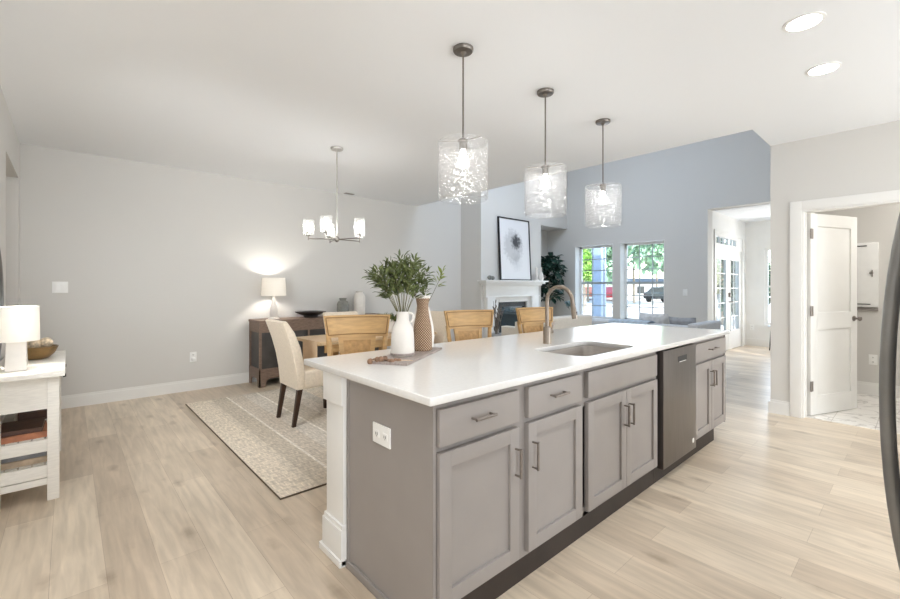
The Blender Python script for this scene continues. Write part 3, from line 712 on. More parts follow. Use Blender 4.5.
def pull(parent, a, b, off=.03):
    """bar pull between two points on a y=const face, standing off toward -y"""
    a = Vector(a); b = Vector(b); d = (b - a).normalized(); o = Vector((0, -off, 0))
    m = MB()
    m.tube([a + o - d * .006, b + o + d * .006], .0062, 10)
    m.tube([a, a + o], .0045, 8).tube([b, b + o], .0045, 8)
    return m.build('handle', M['pull'], parent, world=True)
def shaker(parent, x0, x1, z0, z1, y=YF, rail=.058):
    m = MB()
    m.box(x0, x0 + rail, y, y + .024, z0, z1, .0015).box(x1 - rail, x1, y, y + .024, z0, z1, .0015)
    m.box(x0 + rail, x1 - rail, y, y + .024, z0, z0 + rail, .0015).box(x0 + rail, x1 - rail, y, y + .02, z1 - rail, z1, .0015)
    m.box(x0 + rail - .004, x1 - rail + .004, y + .012, y + .022, z0 + rail - .004, z1 - rail + .004)
    return m.build('door', M['gray'], parent, world=True)
def slab(parent, x0, x1, z0, z1, name='drawer', y=YF):
    return MB().box(x0, x1, y, y + .024, z0, z1, .002).build(name, M['gray'], parent, world=True)
YBX_ = 1.192
def cabinet(x0, x1, label):
    t = thing('base_cabinet', label, 'cabinet', ((x0 + x1) / 2, YBX + .3, 0), 0, 'gray base cabinets of the island')
    b = MB().box(x0, x1, YBX, 1.765, .115, .884)
    b.build('cabinet_box', M['grayframe'], t, world=True)
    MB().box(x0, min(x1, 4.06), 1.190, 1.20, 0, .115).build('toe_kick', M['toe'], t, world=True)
    return t
DZ0, DZ1, RZ0, RZ1 = .140, .700, .724, .858
c = cabinet(.9805, 1.461, 'gray base cabinet at the near end of the island, one drawer over one door')
d = slab(c, .983, 1.428, RZ0, RZ1); pull(d, (1.145, YF, .797), (1.245, YF, .797))
d = shaker(c, .983, 1.428, DZ0, DZ1); pull(d, (1.402, YF, .505), (1.402, YF, .615))
c = cabinet(1.461, 1.950, 'narrower gray island cabinet, one drawer and one door, beside the sink cabinet')
d = slab(c, 1.492, 1.923, RZ0, RZ1); pull(d, (1.655, YF, .797), (1.755, YF, .797))
d = shaker(c, 1.492, 1.926, DZ0, DZ1); pull(d, (1.520, YF, .505), (1.520, YF, .615))
# sink base: hollow so that the bowl has room
t = thing('base_cabinet', 'wide gray sink cabinet with plain false front over two doors', 'cabinet', (2.41, 1.45, 0), 0, 'gray base cabinets of the island')
MB().box(1.950, 1.968, YBX, 1.765, .115, .884).box(2.842, 2.86, YBX, 1.765, .115, .884).box(1.968, 2.842, YBX, YBX + .02, .115, .16).box(1.968, 2.842, YBX, YBX + .02, .68, .884).box(1.968, 2.842, 1.745, 1.765, .115, .884).box(1.968, 2.842, YBX, 1.745, .115, .135).box(2.375, 2.43, YBX, YBX + .02, .16, .68).build('cabinet_box', M['grayframe'], t, world=True)
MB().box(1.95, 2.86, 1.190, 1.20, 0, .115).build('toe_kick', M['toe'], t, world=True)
slab(t, 1.985, 2.825, RZ0, RZ1, 'false_front')
d = shaker(t, 1.985, 2.402, DZ0, DZ1); pull(d, (2.374, YF, .505), (2.374, YF, .615))
d = shaker(t, 2.406, 2.828, DZ0, DZ1); pull(d, (2.434, YF, .505), (2.434, YF, .615))
c = cabinet(3.494, 4.262, 'gray island cabinet at the far end, one wide drawer over two doors')
d = slab(c, 3.50, 4.235, RZ0, RZ1); pull(d, (3.80, YF, .797), (3.95, YF, .797))
d = shaker(c, 3.50, 3.866, DZ0, DZ1); pull(d, (3.84, YF, .505), (3.84, YF, .615))
d = shaker(c, 3.870, 4.238, DZ0, DZ1); pull(d, (3.898, YF, .505), (3.898, YF, .615))
# dishwasher
t = thing('dishwasher', 'stainless steel dishwasher between the sink cabinet and the far cabinet', 'dishwasher', (3.18, 1.45, 0))
MB().box(2.87, 3.49, YBX + .01, 1.74, .10, .872).build('tub', M['black'], t, world=True)
f = MB().box(2.893, 3.485, YF - .012, YF + .03, .098, .872, .004)
dd = f.build('door', M['dw'], t, world=True)
MB().box(3.135, 3.30, YF - .0132, YF - .010, .775, .812, .002).build('handle_recess', M['dark_slot'], dd, world=True)
MB().box(3.16, 3.28, YF - .0150, YF - .012, .7715, .776).build('recess_lip', M['white_plastic'], dd, world=True)
MB().prism([(3.425 + .018 * math.cos(a * PI / 8), .165 + .018 * math.sin(a * PI / 8)) for a in range(16)], XZ, YF - .0135, YF - .0118).build('badge', M['white_plastic'], dd, world=True)
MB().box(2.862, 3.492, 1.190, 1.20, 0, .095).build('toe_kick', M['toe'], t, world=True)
# side panels, back panel and posts
t = thing('island_end_panel', 'plain gray panel closing the near end of the island', 'panel', (.978, 1.47, 0))
MB().box(.967, .980, 1.168, 1.790, 0, .884).build('panel', M['gray'], t, world=True)
MB().box(.956, .967, 1.175, 1.790, 0, .035, .003).build('shoe_molding', M['gray'], t, world=True)
MB().box(.962, .967, 1.770, 1.790, .035, .884).build('corner_strip', M['grayframe'], t, world=True)
tag(MB().prism([(1.165, .115), (1.265, .115), (1.265, 0), (1.79, 0), (1.79, .884), (1.165, .884)], YZ, 4.262, 4.275).build('island_side_panel', M['gray']), 'gray panel closing the far end of the island beside the passage', 'panel')
tag(MB().box(.99, 4.26, 1.768, 1.788, 0, .884).build('island_back_panel', M['trim']), 'white back panel of the island under the stool overhang', 'panel')
def post(x, label):
    t = thing('island_post', label, 'post', (x, 1.91, 0), 0, 'white posts of the island')
    a, b = -.056, .056
    MB().box(a, b, -.112, .058, 0, .884 - .0, .003).build('shaft', M['trim'], t)
    MB().box(a - .014, b + .014, -.118, .078, .0, .17, .004).build('base_block', M['trim'], t)
    MB().box(a - .022, b + .022, -.118, .100, 0, .035, .008).build('shoe_molding', M['trim'], t)
    MB().box(a - .009, b + .009, -.118, .070, .17, .192, .006).build('base_cap', M['trim'], t)
    MB().box(a - .012, b + .012, -.118, .072, .745, .884, .003).build('capital', M['trim'], t)
    return t
post(1.005, 'white square post with stepped base at the near end of the island')
post(4.215, 'white square post at the far end of the island under the overhang')
# outlet on the island end
def outlet(loc, rz, label, w=.075, h=.12, horizontal=False, cat='outlet', name='outlet', slots=True):
    t = thing(name, label, cat, loc, rz)
    if horizontal: w, h = .128, .082
    MB().box(-w / 2, w / 2, -.006, 0, -h / 2, h / 2, .002).build('cover_plate', M['white_plastic'], t)
    for s in (-1, 1):
        cx, cz = (s * .031, 0) if horizontal else (0, s * .027)
        MB().box(cx - .017, cx + .017, -.008, -.0055, cz - .014, cz + .014, .003).build('socket' if slots else 'rocker', M['white_plastic'], t)
        if slots:
            so = MB().box(cx - .007, cx - .004, -.0086, -.0078, cz - .006, cz + .006).box(cx + .004, cx + .007, -.0086, -.0078, cz - .006, cz + .006).tube([(cx, -.0086, cz - .010), (cx, -.0078, cz - .010)], .002, 8)
            so.build('slots', M['dark_slot'], t.children[-1])
    return t
outlet((.967, 1.497, .685), -PI / 2, 'white horizontal electrical outlet on the gray end panel of the island', horizontal=True)
# sink
t = thing('undermount_sink', 'rectangular stainless steel sink bowl set under the white countertop', 'sink', (2.405, 1.4175, .69))
rings = []
bm = MB()
def ring(z, off, r):
    return [bm.bm.verts.new((x, y, z)) for x, y in rrect(SKX0 + off, SKX1 - off, SKY0 + off, SKY1 - off, r, 6)]
R_ = [ring(.8835, -.03, .09), ring(.8835, .004, .068), ring(.74, .010, .065), ring(.705, .022, .06), ring(.692, .05, .05), ring(.688, .13, .03)]
for a, b in zip(R_[:-1], R_[1:]):
    n = len(a)
    for i in range(n): bm.bm.faces.new((a[i], b[i], b[(i + 1) % n], a[(i + 1) % n]))
bm.bm.faces.new(R_[-1][::-1])
bmesh.ops.recalc_face_normals(bm.bm, faces=bm.bm.faces)
o = bm.build('bowl', M['steel'], t, world=True)
MB().lathe([(.042, .0005), (.042, .004), (.034, .004), (.030, .001), (0, .001)], (2.405, 1.42, .6885), 24).build('drain', M['pull'], t, world=True)
# faucet
fx, fy = 2.395, 1.694
t = thing('kitchen_faucet', 'brushed nickel gooseneck faucet standing behind the island sink', 'faucet', (fx, fy, CT))
MB().lathe([(.027, 0), (.027, .004), (.0255, .008), (.0255, .105), (.022, .112), (.013, .116)], (0, 0, 0), 28).build('faucet_body', M['nickel'], t)
pts = [(0, 0, .11), (0, 0, .20), (0, 0, .285)]
Rr = .096
for k in range(1, 15):
    a = PI * k / 15 * 1.0
    pts.append((0, -Rr + Rr * math.cos(a), .285 + Rr * math.sin(a)))
pts.append((0, -2 * Rr - .004, .265))
MB().tube(pts, .0125, 16).build('spout', M['nickel'], t)
sp = MB().tube([(0, -2 * Rr - .003, .272), (0, -2 * Rr - .008, .245), (0, -2 * Rr - .018, .19), (0, -2 * Rr - .020, .178)], [.0135, .0165, .019, .017], 18).build('spray_head', M['nickel'], t)
MB().box(-.004, .004, -2 * Rr - .036, -2 * Rr - .026, .20, .225, .002).build('spray_button', M['dark_slot'], sp)
MB().tube([(.02, 0, .075), (.056, 0, .078)], .0145, 16).tube([(.048, 0, .08), (.082, -.004, .15)], [.007, .0055], 10).build('lever_handle', M['nickel'], t)

# ------------------------------------------------------------------ counter decor
a_b = math.radians(31.5)
ba = Vector((1.218, 1.668, CT)); du = Vector((math.cos(a_b), math.sin(a_b), 0)); dv = Vector((-math.sin(a_b), math.cos(a_b), 0))
t = thing('serving_board', 'gray brown rectangular serving board lying on the white countertop', 'board', ba + du * .28 + dv * .1, a_b)
MB().box(-.28, .28, -.1, .1, 0, .013, .003).build('slab', M['board'], t)
jc = (1.335, 1.892)
TZ = CT + .013
# white jug
t = thing('ceramic_jug', 'white ceramic jug with small neck handle standing on the serving board', 'jug', (1.338, 1.872, TZ))
prof = [(.060, 0), (.066, .004), (.067, .03), (.0655, .08), (.063, .13), (.058, .155), (.046, .18), (.037, .196), (.034, .212), (.034, .235), (.037, .247), (.039, .252), (.036, .252), (.032, .235), (.031, .2), (0, .19)]
prof = [(a * .95, b * .94) for a, b in prof]
MB().lathe(prof, (0, 0, 0), 36).build('jug_body', M['ceramic'], t)
MB().lathe([(.064, .006), (.0655, .008), (.0655, .016), (.064, .018)], (0, 0, 0), 36, False, False).build('glaze_band', M['board'], t)
R0 = Vector((math.sin(math.radians(48.1)), -math.cos(math.radians(48.1)), 0))
hp = [Vector((q.x * .95, q.y * .95, q.z * .94)) for q in [R0 * .033 + Vector((0, 0, .238)), R0 * .05 + Vector((0, 0, .243)), R0 * .062 + Vector((0, 0, .228)), R0 * .058 + Vector((0, 0, .205)), R0 * .046 + Vector((0, 0, .188))]]
MB().tube(hp, [.006, .0065, .0065, .0065, .006], 10).build('handle', M['ceramic'], t)
# woven waisted vase behind it
vb = ba + du * .335 + dv * .13
vb = Vector((1.540, 1.955, TZ))
t = thing('woven_vase', 'tall brown woven vase with cream rim behind the white jug', 'vase', vb)
MB().lathe([(.050, 0), (.056, .006), (.057, .08), (.052, .14), (.042, .19), (.034, .235), (.033, .26), (.038, .29), (.042, .305), (.038, .305), (.030, .26), (.0, .2)], (0, 0, 0), 36).build('vase_body', M['weave'], t)
MB().lathe([(.036, .302), (.043, .302), (.0445, .312), (.040, .318), (.036, .312)], (0, 0, 0), 32, closed=True).build('rim', M['ceramic'], t)
h2 = [R0 * .050 + Vector((0, 0, .02)), R0 * .057 + Vector((0, 0, .08)), R0 * .052 + Vector((0, 0, .14)), R0 * .042 + Vector((0, 0, .19)), R0 * .034 + Vector((0, 0, .25))]
MB().tube(h2, [.012, .012, .011, .010, .006], 10).build('side_strap', M['ceramic'], t)
MB().tube([-q + Vector((0, 0, 2 * q.z)) for q in h2], [.012, .012, .011, .010, .006], 10).build('side_strap', M['ceramic'], t)

def branch(base, tip, bend, nleaf, name, label, cat, group, m, ll, lw, seed, start=.35, sub=0):
    rnd = random.Random(seed)
    t = thing(name, label, cat, base, 0, group)
    tip = Vector(tip); bend = Vector(bend)
    P = [bend * (1.2 * s * (1 - s)) + tip * s for s in [i / 8 for i in range(9)]]
    for i in range(9):
        s = i / 8; P[i].z = tip.z * (s * 1.1 - .1 * s * s) 
    MB().tube(P, [.0022 - .0014 * i / 8 for i in range(9)], 6).build('stem', M['stem'], t)
    f = MB()
    for k in range(nleaf):
        s = start + (1 - start) * (k + rnd.random()) / nleaf
        i = min(7, int(s * 8)); p = P[i].lerp(P[i + 1], s * 8 - i); ax = (P[i + 1] - P[i]).normalized()
        side = Vector((rnd.gauss(0, 1), rnd.gauss(0, 1), rnd.gauss(0, .4))); side = (side - ax * side.dot(ax)).normalized()
        off = side * rnd.uniform(0, sub)
        d = side * .85 + ax * .75 + Vector((0, 0, rnd.uniform(-.3, .3)))
        f.leaf(p + off, d, (rnd.uniform(-.6, .6), rnd.uniform(-.6, .6), 1), ll * rnd.uniform(.75, 1.25), lw * rnd.uniform(.8, 1.2))
    f.leaf(P[8], P[8] - P[7], (0, 0.3, 1), ll, lw)
    f.build('foliage', m, t)
    return t
JT = Vector((1.338, 1.872, TZ + .19))
rb = random.Random(11)
FWD = Vector((math.cos(math.radians(48.1)), math.sin(math.radians(48.1)), 0))
for k in range(18):
    lat = -.165 + .29 * k / 17 + rb.uniform(-.012, .012)
    dep = rb.uniform(-.11, .11)
    hgt = .335 - 1.9 * (lat + .0) ** 2 * 1.9 + rb.uniform(-.05, .015)
    b0 = JT + R0 * (lat * .09) + FWD * (dep * .1)
    branch(b0, R0 * lat + FWD * dep + Vector((0, 0, hgt)), R0 * (-lat * .35), 46, 'olive_branch', 'slim olive branch with narrow green leaves in the white jug', 'branch', 'olive branches in the white jug', M['leaf'], .044, .0135, 100 + k, start=.44, sub=.024)
branch(vb + Vector((0, 0, .22)), R0 * .115 + FWD * .02 + Vector((0, 0, .235)), R0 * .03, 16, 'leafy_sprig', 'yellow green leafy sprig leaning right out of the woven vase', 'sprig', None, M['leaf2'], .05, .013, 301, start=.6, sub=.01)
branch(vb + Vector((0, 0, .22)), R0 * .02 + FWD * .03 + Vector((0, 0, .17)), R0 * .0, 18, 'leafy_sprig', 'short green leafy sprig at the mouth of the woven vase', 'sprig', None, M['leaf'], .045, .013, 302, start=.5, sub=.015)
# bead garland
t = thing('bead_garland', 'brown wooden bead garland with tassel beside the serving board', 'garland', (1.18, 1.79, CT))
gp = []
for k in range(12):
    s = k / 11; px = 371.5 + 20 * s
    q = Vector((1.118, 1.838, 0)).lerp(Vector((1.268, 1.716, 0)), s) - Vector((1.18, 1.79, 0))
    q += Vector((.6, .75, 0)) * (.018 * math.sin(k * 1.9))
    if k < 9: q.z = .011 + (.012 if k in (2, 3, 4) else 0)
    gp.append(q)
prev = None
for k, q in enumerate(gp[:9]):
    MB().ball((q.x, q.y, q.z), .014 if k % 3 else .016, 2).build('bead', M['bead'], t)
te = gp[8]
MB().tube([te, te + Vector((.025, -.02, -.002)), te + Vector((.05, -.045, -.006))], [.006, .009, .011], 10).build('tassel', M['jute'], t)
MB().tube([gp[0] + Vector((-.008, .0, 0)), gp[2], gp[4], gp[6], te], .002, 6).build('cord', M['jute'], t)

# ------------------------------------------------------------------ counter stools (honey oak)
def make_stool(label, loc, rz):
    t = thing('counter_stool', label, 'stool', loc, rz, 'oak counter stools along the island')
    # back stands at +y, seat towards -y
    sw = .23
    for s in (-1, 1):
        MB().tube([(s * .165, .0, .60), (s * .178, .03, .80), (s * .195, .055, .975)], [.019, .018, .017], 8).build('back_post', M['oak'], t)
        MB().hexa([(s * .165 - .017, -.37 - .017, 0), (s * .165 + .017, -.37 - .017, 0), (s * .165 + .017, -.37 + .017, 0), (s * .165 - .017, -.37 + .017, 0)],
                  [(s * .175 - .02, -.35 - .02, .61), (s * .175 + .02, -.35 - .02, .61), (s * .175 + .02, -.35 + .02, .61), (s * .175 - .02, -.35 + .02, .61)], .002).build('leg', M['oak'], t)
        MB().hexa([(s * .165 - .017, .05 - .017, 0), (s * .165 + .017, .05 - .017, 0), (s * .165 + .017, .05 + .017, 0), (s * .165 - .017, .05 + .017, 0)],
                  [(s * .165 - .02, -.0 - .02, .61), (s * .165 + .02, -.0 - .02, .61), (s * .165 + .02, -.0 + .02, .61), (s * .165 - .02, -.0 + .02, .61)], .002).build('leg', M['oak'], t)
    # curved flaring crest rail
    def arc(w, z, th, n=10):
        out = []
        for side in (-1, 1):
            row = []
            for i in range(n + 1):
                u = -1 + 2 * i / n
                row.append((u * w, .085 - .05 * u * u + (z - .96) * .12 + side * th / 2, z))
            out.append(row)
        return out
    m = MB(); z0, z1 = .950, 1.098
    lo = arc(.204, z0, .026); hi = arc(.226, z1, .026)
    V = {}
    n = 10
    for key, rows in (('l', lo), ('h', hi)):
        for sd in (0, 1): V[key, sd] = [m.bm.verts.new(p) for p in rows[sd]]
    for i in range(n):
        m.bm.faces.new((V['l', 0][i], V['l', 0][i + 1], V['h', 0][i + 1], V['h', 0][i]))
        m.bm.faces.new((V['l', 1][i + 1], V['l', 1][i], V['h', 1][i], V['h', 1][i + 1]))
        m.bm.faces.new((V['h', 0][i], V['h', 0][i + 1], V['h', 1][i + 1], V['h', 1][i]))
        m.bm.faces.new((V['l', 1][i], V['l', 1][i + 1], V['l', 0][i + 1], V['l', 0][i]))
    m.bm.faces.new((V['l', 0][0], V['h', 0][0], V['h', 1][0], V['l', 1][0])); m.bm.faces.new((V['l', 1][n], V['h', 1][n], V['h', 0][n], V['l', 0][n]))
    bmesh.ops.recalc_face_normals(m.bm, faces=m.bm.faces)
    cr = m.build('crest_rail', M['oak'], t, sharp=25)
    # raised lip around the crest panel (front side)
    gv = MB()
    for zz in (.968, 1.084):
        w = .204 + (zz - z0) / (z1 - z0) * .022 - .014
        gv.tube([(u * w, .085 - .05 * u * u + (zz - .96) * .12 - .0125, zz) for u in [-1 + .2 * i for i in range(11)]], .0032, 6)
    for s in (-1, 1):
        gv.tube([(s * (.204 + (zz - z0) / (z1 - z0) * .022 - .014), .035 + (zz - .96) * .12 - .0125, zz) for zz in (.968, 1.03, 1.084)], .0032, 6)
    gv.build('panel_groove', M['groove'], cr)
    # framed splat
    def tilt(z): return .032 + (z - .62) * .135 + (.012 if z > .9 else 0)
    fr = MB()
    for s in (-1, 1):
        fr.hexa([(s * .085 - .014, .015, .63), (s * .085 + .014, .015, .63), (s * .085 + .014, .037, .63), (s * .085 - .014, .037, .63)],
                [(s * .112 - .016, .07, .952), (s * .112 + .016, .07, .952), (s * .112 + .016, .092, .952), (s * .112 - .016, .092, .952)])
    fr.hexa([(-.10, .0665, .925), (.10, .0665, .925), (.10, .0885, .925), (-.10, .0885, .925)], [(-.10, .0705, .952), (.10, .0705, .952), (.10, .0925, .952), (-.10, .0925, .952)])
    fr.build('splat_frame', M['oak'], t)
    MB().hexa([(-.075, .022, .63), (.075, .022, .63), (.075, .03, .63), (-.075, .03, .63)], [(-.10, .074, .927), (.10, .074, .927), (.10, .082, .927), (-.10, .082, .927)]).build('splat_panel', M['oakp'], t)
    MB().box(-.21, .21, -.40, .03, .61, .655, .014).build('seat', M['oak'], t)
    MB().box(-.17, .17, -.382, -.358, .20, .235, .003).build('footrest', M['oak'], t)
    MB().box(-.18, .18, .028, .048, .30, .33, .003).build('stretcher', M['oak'], t)
    return t
# back plane sits ~.085 behind the stool's own origin
def stool_at(cx, cy, deg):
    a = math.radians(deg); return (cx + .075 * math.sin(a), cy - .075 * math.cos(a), 0), a
l, a = stool_at(1.50, 2.64, -25)
st0 = make_stool('oak counter stool nearest the white jug, first of three along the island', l, a)
l, a = stool_at(2.50, 2.56, -19)
dup(st0, 'middle oak counter stool, in front of the chimney left edge', l, a)
l, a = stool_at(3.27, 2.47, -10)
dup(st0, 'oak counter stool directly left of the faucet, in front of the fireplace', l, a)

# ------------------------------------------------------------------ dining area
t = thing('area_rug', 'large beige and gray woven rug with band pattern under the dining table', 'rug', (.96, 2.612, 0))
MB().box(.004, 3.30, .004, 2.79, 0, .012, .003).build('rug_pile', M['rug'], t)
MB().box(0, 3.304, 0, .006, 0, .010).box(0, 3.304, 2.788, 2.794, 0, .010).box(0, .006, .006, 2.788, 0, .010).box(3.298, 3.304, .006, 2.788, 0, .010).build('binding', M['rugedge'], t)
RZ = .0125
# table
TX0, TX1, TY0, TY1 = 1.775, 3.20, 3.80, 4.42
t = thing('dining_table', 'pale wood dining table on the woven rug behind the island', 'table', (2.49, 4.11, RZ))
MB().box(TX0, TX1, TY0, TY1, .735, .765, .004).build('tabletop', M['tablewood'], t, world=True)
MB().box(TX0 + .07, TX1 - .07, TY0 + .05, TY0 + .075, .655, .735).box(TX0 + .07, TX1 - .07, TY1 - .075, TY1 - .05, .655, .735).build('apron', M['oak'], t, world=True)
for x in (TX0 + .40, TX1 - .40):
    MB().box(x - .035, x + .035, TY0 + .06, TY0 + .13, RZ, .735, .003).box(x - .035, x + .035, TY1 - .13, TY1 - .06, RZ, .735, .003).box(x - .03, x + .03, TY0 + .13, TY1 - .13, .20, .28, .003).build('trestle_leg', M['oak'], t, world=True)
tag(MB().prism([(TX0 - .007, .52), (TX0 - .007, .7685), (TX1 + .007, .7685), (TX1 + .007, .60), (TX1 + .002, .60), (TX1 + .002, .7655), (TX0 - .002, .7655), (TX0 - .002, .52)], XZ, 3.87, 4.20).build('table_runner', M['runner']), 'pale pink beige runner lying along the dining table', 'table runner')

def make_parsons(label, loc, rz):
    t = thing('parsons_chair', label, 'chair', loc, rz, 'cream upholstered dining chairs')
    # faces +x; origin under seat centre
    fr = [(-.20, .33), (-.205, .46), (-.215, .58), (-.245, .72), (-.30, .86), (-.36, .95)]
    bk = [(-.415, .955), (-.402, .92), (-.355, .79), (-.315, .64), (-.29, .50), (-.275, .33)]
    MB().prism([(-.21, .335)] + fr[1:] + [(-.376, .968), (-.400, .97)] + bk[:-1] + [(-.275, .335)], XZ, -.225, .225, .014, 3).build('backrest', M['cream'], t, sharp=50)
    MB().box(-.215, .235, -.225, .225, .335, .50, .03, seg=3).build('seat', M['cream'], t, sharp=50)
    for s in (-1, 1):
        MB().hexa([(.175, s * .19 - .016, 0), (.207, s * .19 - .016, 0), (.207, s * .19 + .016, 0), (.175, s * .19 + .016, 0)],
                  [(.17, s * .19 - .022, .34), (.215, s * .19 - .022, .34), (.215, s * .19 + .022, .34), (.17, s * .19 + .022, .34)], .002).build('leg', M['espresso'], t)
        MB().hexa([(-.315, s * .19 - .016, 0), (-.283, s * .19 - .016, 0), (-.283, s * .19 + .016, 0), (-.315, s * .19 + .016, 0)],
                  [(-.265, s * .19 - .022, .34), (-.22, s * .19 - .022, .34), (-.22, s * .19 + .022, .34), (-.265, s * .19 + .022, .34)], .002).build('leg', M['espresso'], t)
    return t
p0 = make_parsons('cream upholstered chair at the near left end of the dining table, seen whole', (1.835, 4.04, RZ), 0)
dup(p0, 'cream dining chair at the far right end of the table, beside the middle stool', (3.08, 4.02, RZ), PI)
dup(p0, 'cream dining chair on the far side of the table, facing the island', (2.50, 4.42, RZ), -PI / 2)

# table centrepiece
t = thing('planter_bowl', 'low white bowl of greens on the dining table behind the first stool', 'planter', (2.73, 4.08, .7685))
MB().lathe([(.05, 0), (.08, .01), (.105, .08), (.11, .16), (.10, .16), (.09, .12), (0, .11)], (0, 0, 0), 28).build('bowl', M['ceramic'], t)
f = MB(); rr = random.Random(5)
for k in range(170):
    a = rr.uniform(0, 2 * PI); r = .10 * math.sqrt(rr.random()); 
    f.leaf((r * math.cos(a), r * math.sin(a), .13), (math.cos(a) * r * 9, math.sin(a) * r * 9, rr.uniform(.5, 1.1)), (rr.uniform(-1, 1), rr.uniform(-1, 1), .4), rr.uniform(.06, .115), .028)
f.build('foliage', M['leaf'], t)

# sideboard
X0, X1, Y0, Y1 = 1.815, 3.75, 5.655, 6.075
t = thing('sideboard', 'weathered brown sideboard with charcoal doors against the back wall', 'sideboard', ((X0 + X1) / 2, 5.86, 0))
MB().box(X0 - .006, X1 + .006, Y0 - .006, Y1, .825, .855, .004).build('top', M['sb_frame'], t, world=True)
MB().box(X0 + .015, X1 - .015, Y0 + .02, Y1 - .01, .10, .825).build('carcass', M['sb_panel'], t, world=True)
MB().box(X0, X1, Y0, Y0 + .02, .70, .825).build('drawer_band', M['sb_frame'], t, world=True)
MB().box(X0, X0 + .015, Y0 + .02, Y1 - .01, .70, .825).build('side_band', M['sb_frame'], t, world=True)
# arched lower rails
def arch(x0, x1, zt):
    P = [(x0, 0), (x0, zt), (x1, zt), (x1, 0), (x1 - .07, 0), (x1 - .085, .07), (x1 - .12, .105), (x0 + .12, .105), (x0 + .085, .07), (x0 + .07, 0)]
    return P
for k in range(3):
    xa = X0 + (X1 - X0) * k / 3; xb = X0 + (X1 - X0) * (k + 1) / 3
    MB().prism(arch(xa, xb, .235), XZ, Y0, Y0 + .02).build('arched_rail', M['sb_frame'], t, world=True)
    dd = MB().box(xa + .022, xb - .022, Y0 + .004, Y0 + .02, .235, .70, .002).build('door', M['sb_panel'], t, world=True)
    MB().box(xb - .06, xb - .05, Y0 - .012, Y0 + .004, .42, .54, .002).build('handle', M['black'], dd, world=True)
    MB().box(xa, xa + .022, Y0, Y0 + .02, .235, .70).build('stile', M['sb_frame'], t, world=True)
MB().prism(arch(Y0, Y1, .235), YZ, X0, X0 + .015).build('side_arched_rail', M['sb_frame'], t, world=True)
MB().prism(arch(Y0, Y1, .235), YZ, X1 - .015, X1).build('side_arched_rail', M['sb_frame'], t, world=True)
MB().box(X0 + .0005, X0 + .03, Y0 + .0005, Y0 + .03, .235, .70).box(X0, X0 + .015, Y1 - .05, Y1 - .01, .235, .70).build('stile', M['sb_frame'], t, world=True)

SBZ = .855
def table_lamp(name, label, loc, base_prof, base_m, r0, r1, z0, z1, square=None, power=7):
    t = thing(name, label, 'lamp', loc)
    if square: MB().hexa(*square, bev=.012).build('lamp_base', base_m, t)
    else: MB().lathe(base_prof, (0, 0, 0), 32).build('lamp_base', base_m, t)
    MB().lathe([(r0, z0), (r1, z1), (r1 - .002, z1), (r0 - .002, z0)], (0, 0, 0), 40, closed=True).build('lamp_shade', M['shade'], t)
    zt = base_prof[-1][1] if not square else square[1][0][2]
    MB().tube([(0, 0, zt - .01), (0, 0, (z0 + z1) / 2 - .02)], .006, 8).tube([(0, 0, z1 - .02), (r1 - .002, 0, z1 - .02)], .0015, 6).tube([(0, 0, z1 - .02), (-(r1 - .002), 0, z1 - .02)], .0015, 6).tube([(0, 0, (z0 + z1) / 2 - .02), (0, 0, z1 - .01)], .0015, 6).build('harp', M['nickel'], t)
    MB().ball((0, 0, (z0 + z1) / 2 + .02), .03, 2).build('bulb', M['lampbulb'], t)
    return t
def shade_mat():
    m = bpy.data.materials.new('linen_shade'); m.use_nodes = True
    nt = m.node_tree; N = nt.nodes; L = nt.links
    d = N.new('ShaderNodeBsdfDiffuse'); d.inputs[0].default_value = lin((248, 246, 242)); tr = N.new('ShaderNodeBsdfTranslucent'); tr.inputs[0].default_value = lin((252, 249, 243))
    n = N.new('ShaderNodeTexNoise'); n.inputs['Scale'].default_value = 180; bp = N.new('ShaderNodeBump'); bp.inputs['Strength'].default_value = .15; L.new(n.outputs['Fac'], bp.inputs['Height']); L.new(bp.outputs[0], d.inputs['Normal'])
    mx = N.new('ShaderNodeMixShader'); mx.inputs[0].default_value = .45; L.new(d.outputs[0], mx.inputs[1]); L.new(tr.outputs[0], mx.inputs[2])
    L.new(mx.outputs[0], N['Material Output'].inputs[0]); N.remove(N['Principled BSDF']); return m
M['shade'] = shade_mat()
table_lamp('table_lamp', 'white table lamp with slender bottle base glowing on the sideboard', (2.07, 5.87, SBZ), [(.07, 0), (.07, .012), (.045, .03), (.05, .08), (.046, .14), (.03, .21), (.018, .27), (.014, .31)], M['ceramic'], .158, .146, .315, .555)
t = thing('shallow_bowl', 'wide black shallow bowl on a foot on the sideboard', 'bowl', (2.585, 5.86, SBZ))
MB().lathe([(.09, 0), (.10, .008), (.10, .025), (.15, .045), (.212, .075), (.215, .082), (.205, .080), (.13, .052), (0, .045)], (0, 0, 0), 40).build('bowl', M['darkwood'], t)
t = thing('gray_jar', 'squat gray glazed jar with collar on the sideboard', 'jar', (3.095, 5.87, SBZ))
MB().lathe([(.075, 0), (.088, .01), (.092, .10), (.09, .17), (.07, .215), (.052, .225), (.052, .25), (.062, .262), (.055, .262), (.045, .24), (0, .22)], (0, 0, 0), 32).build('jar_body', M['ceramic_gray'], t)
t = thing('white_jar', 'tall white ceramic jar with collar right of the gray jar', 'jar', (3.375, 5.87, SBZ))
MB().lathe([(.075, 0), (.086, .01), (.09, .15), (.088, .28), (.07, .32), (.055, .332), (.055, .355), (.066, .366), (.058, .366), (.048, .34), (0, .3)], (0, 0, 0), 32).build('jar_body', M['ceramic'], t)
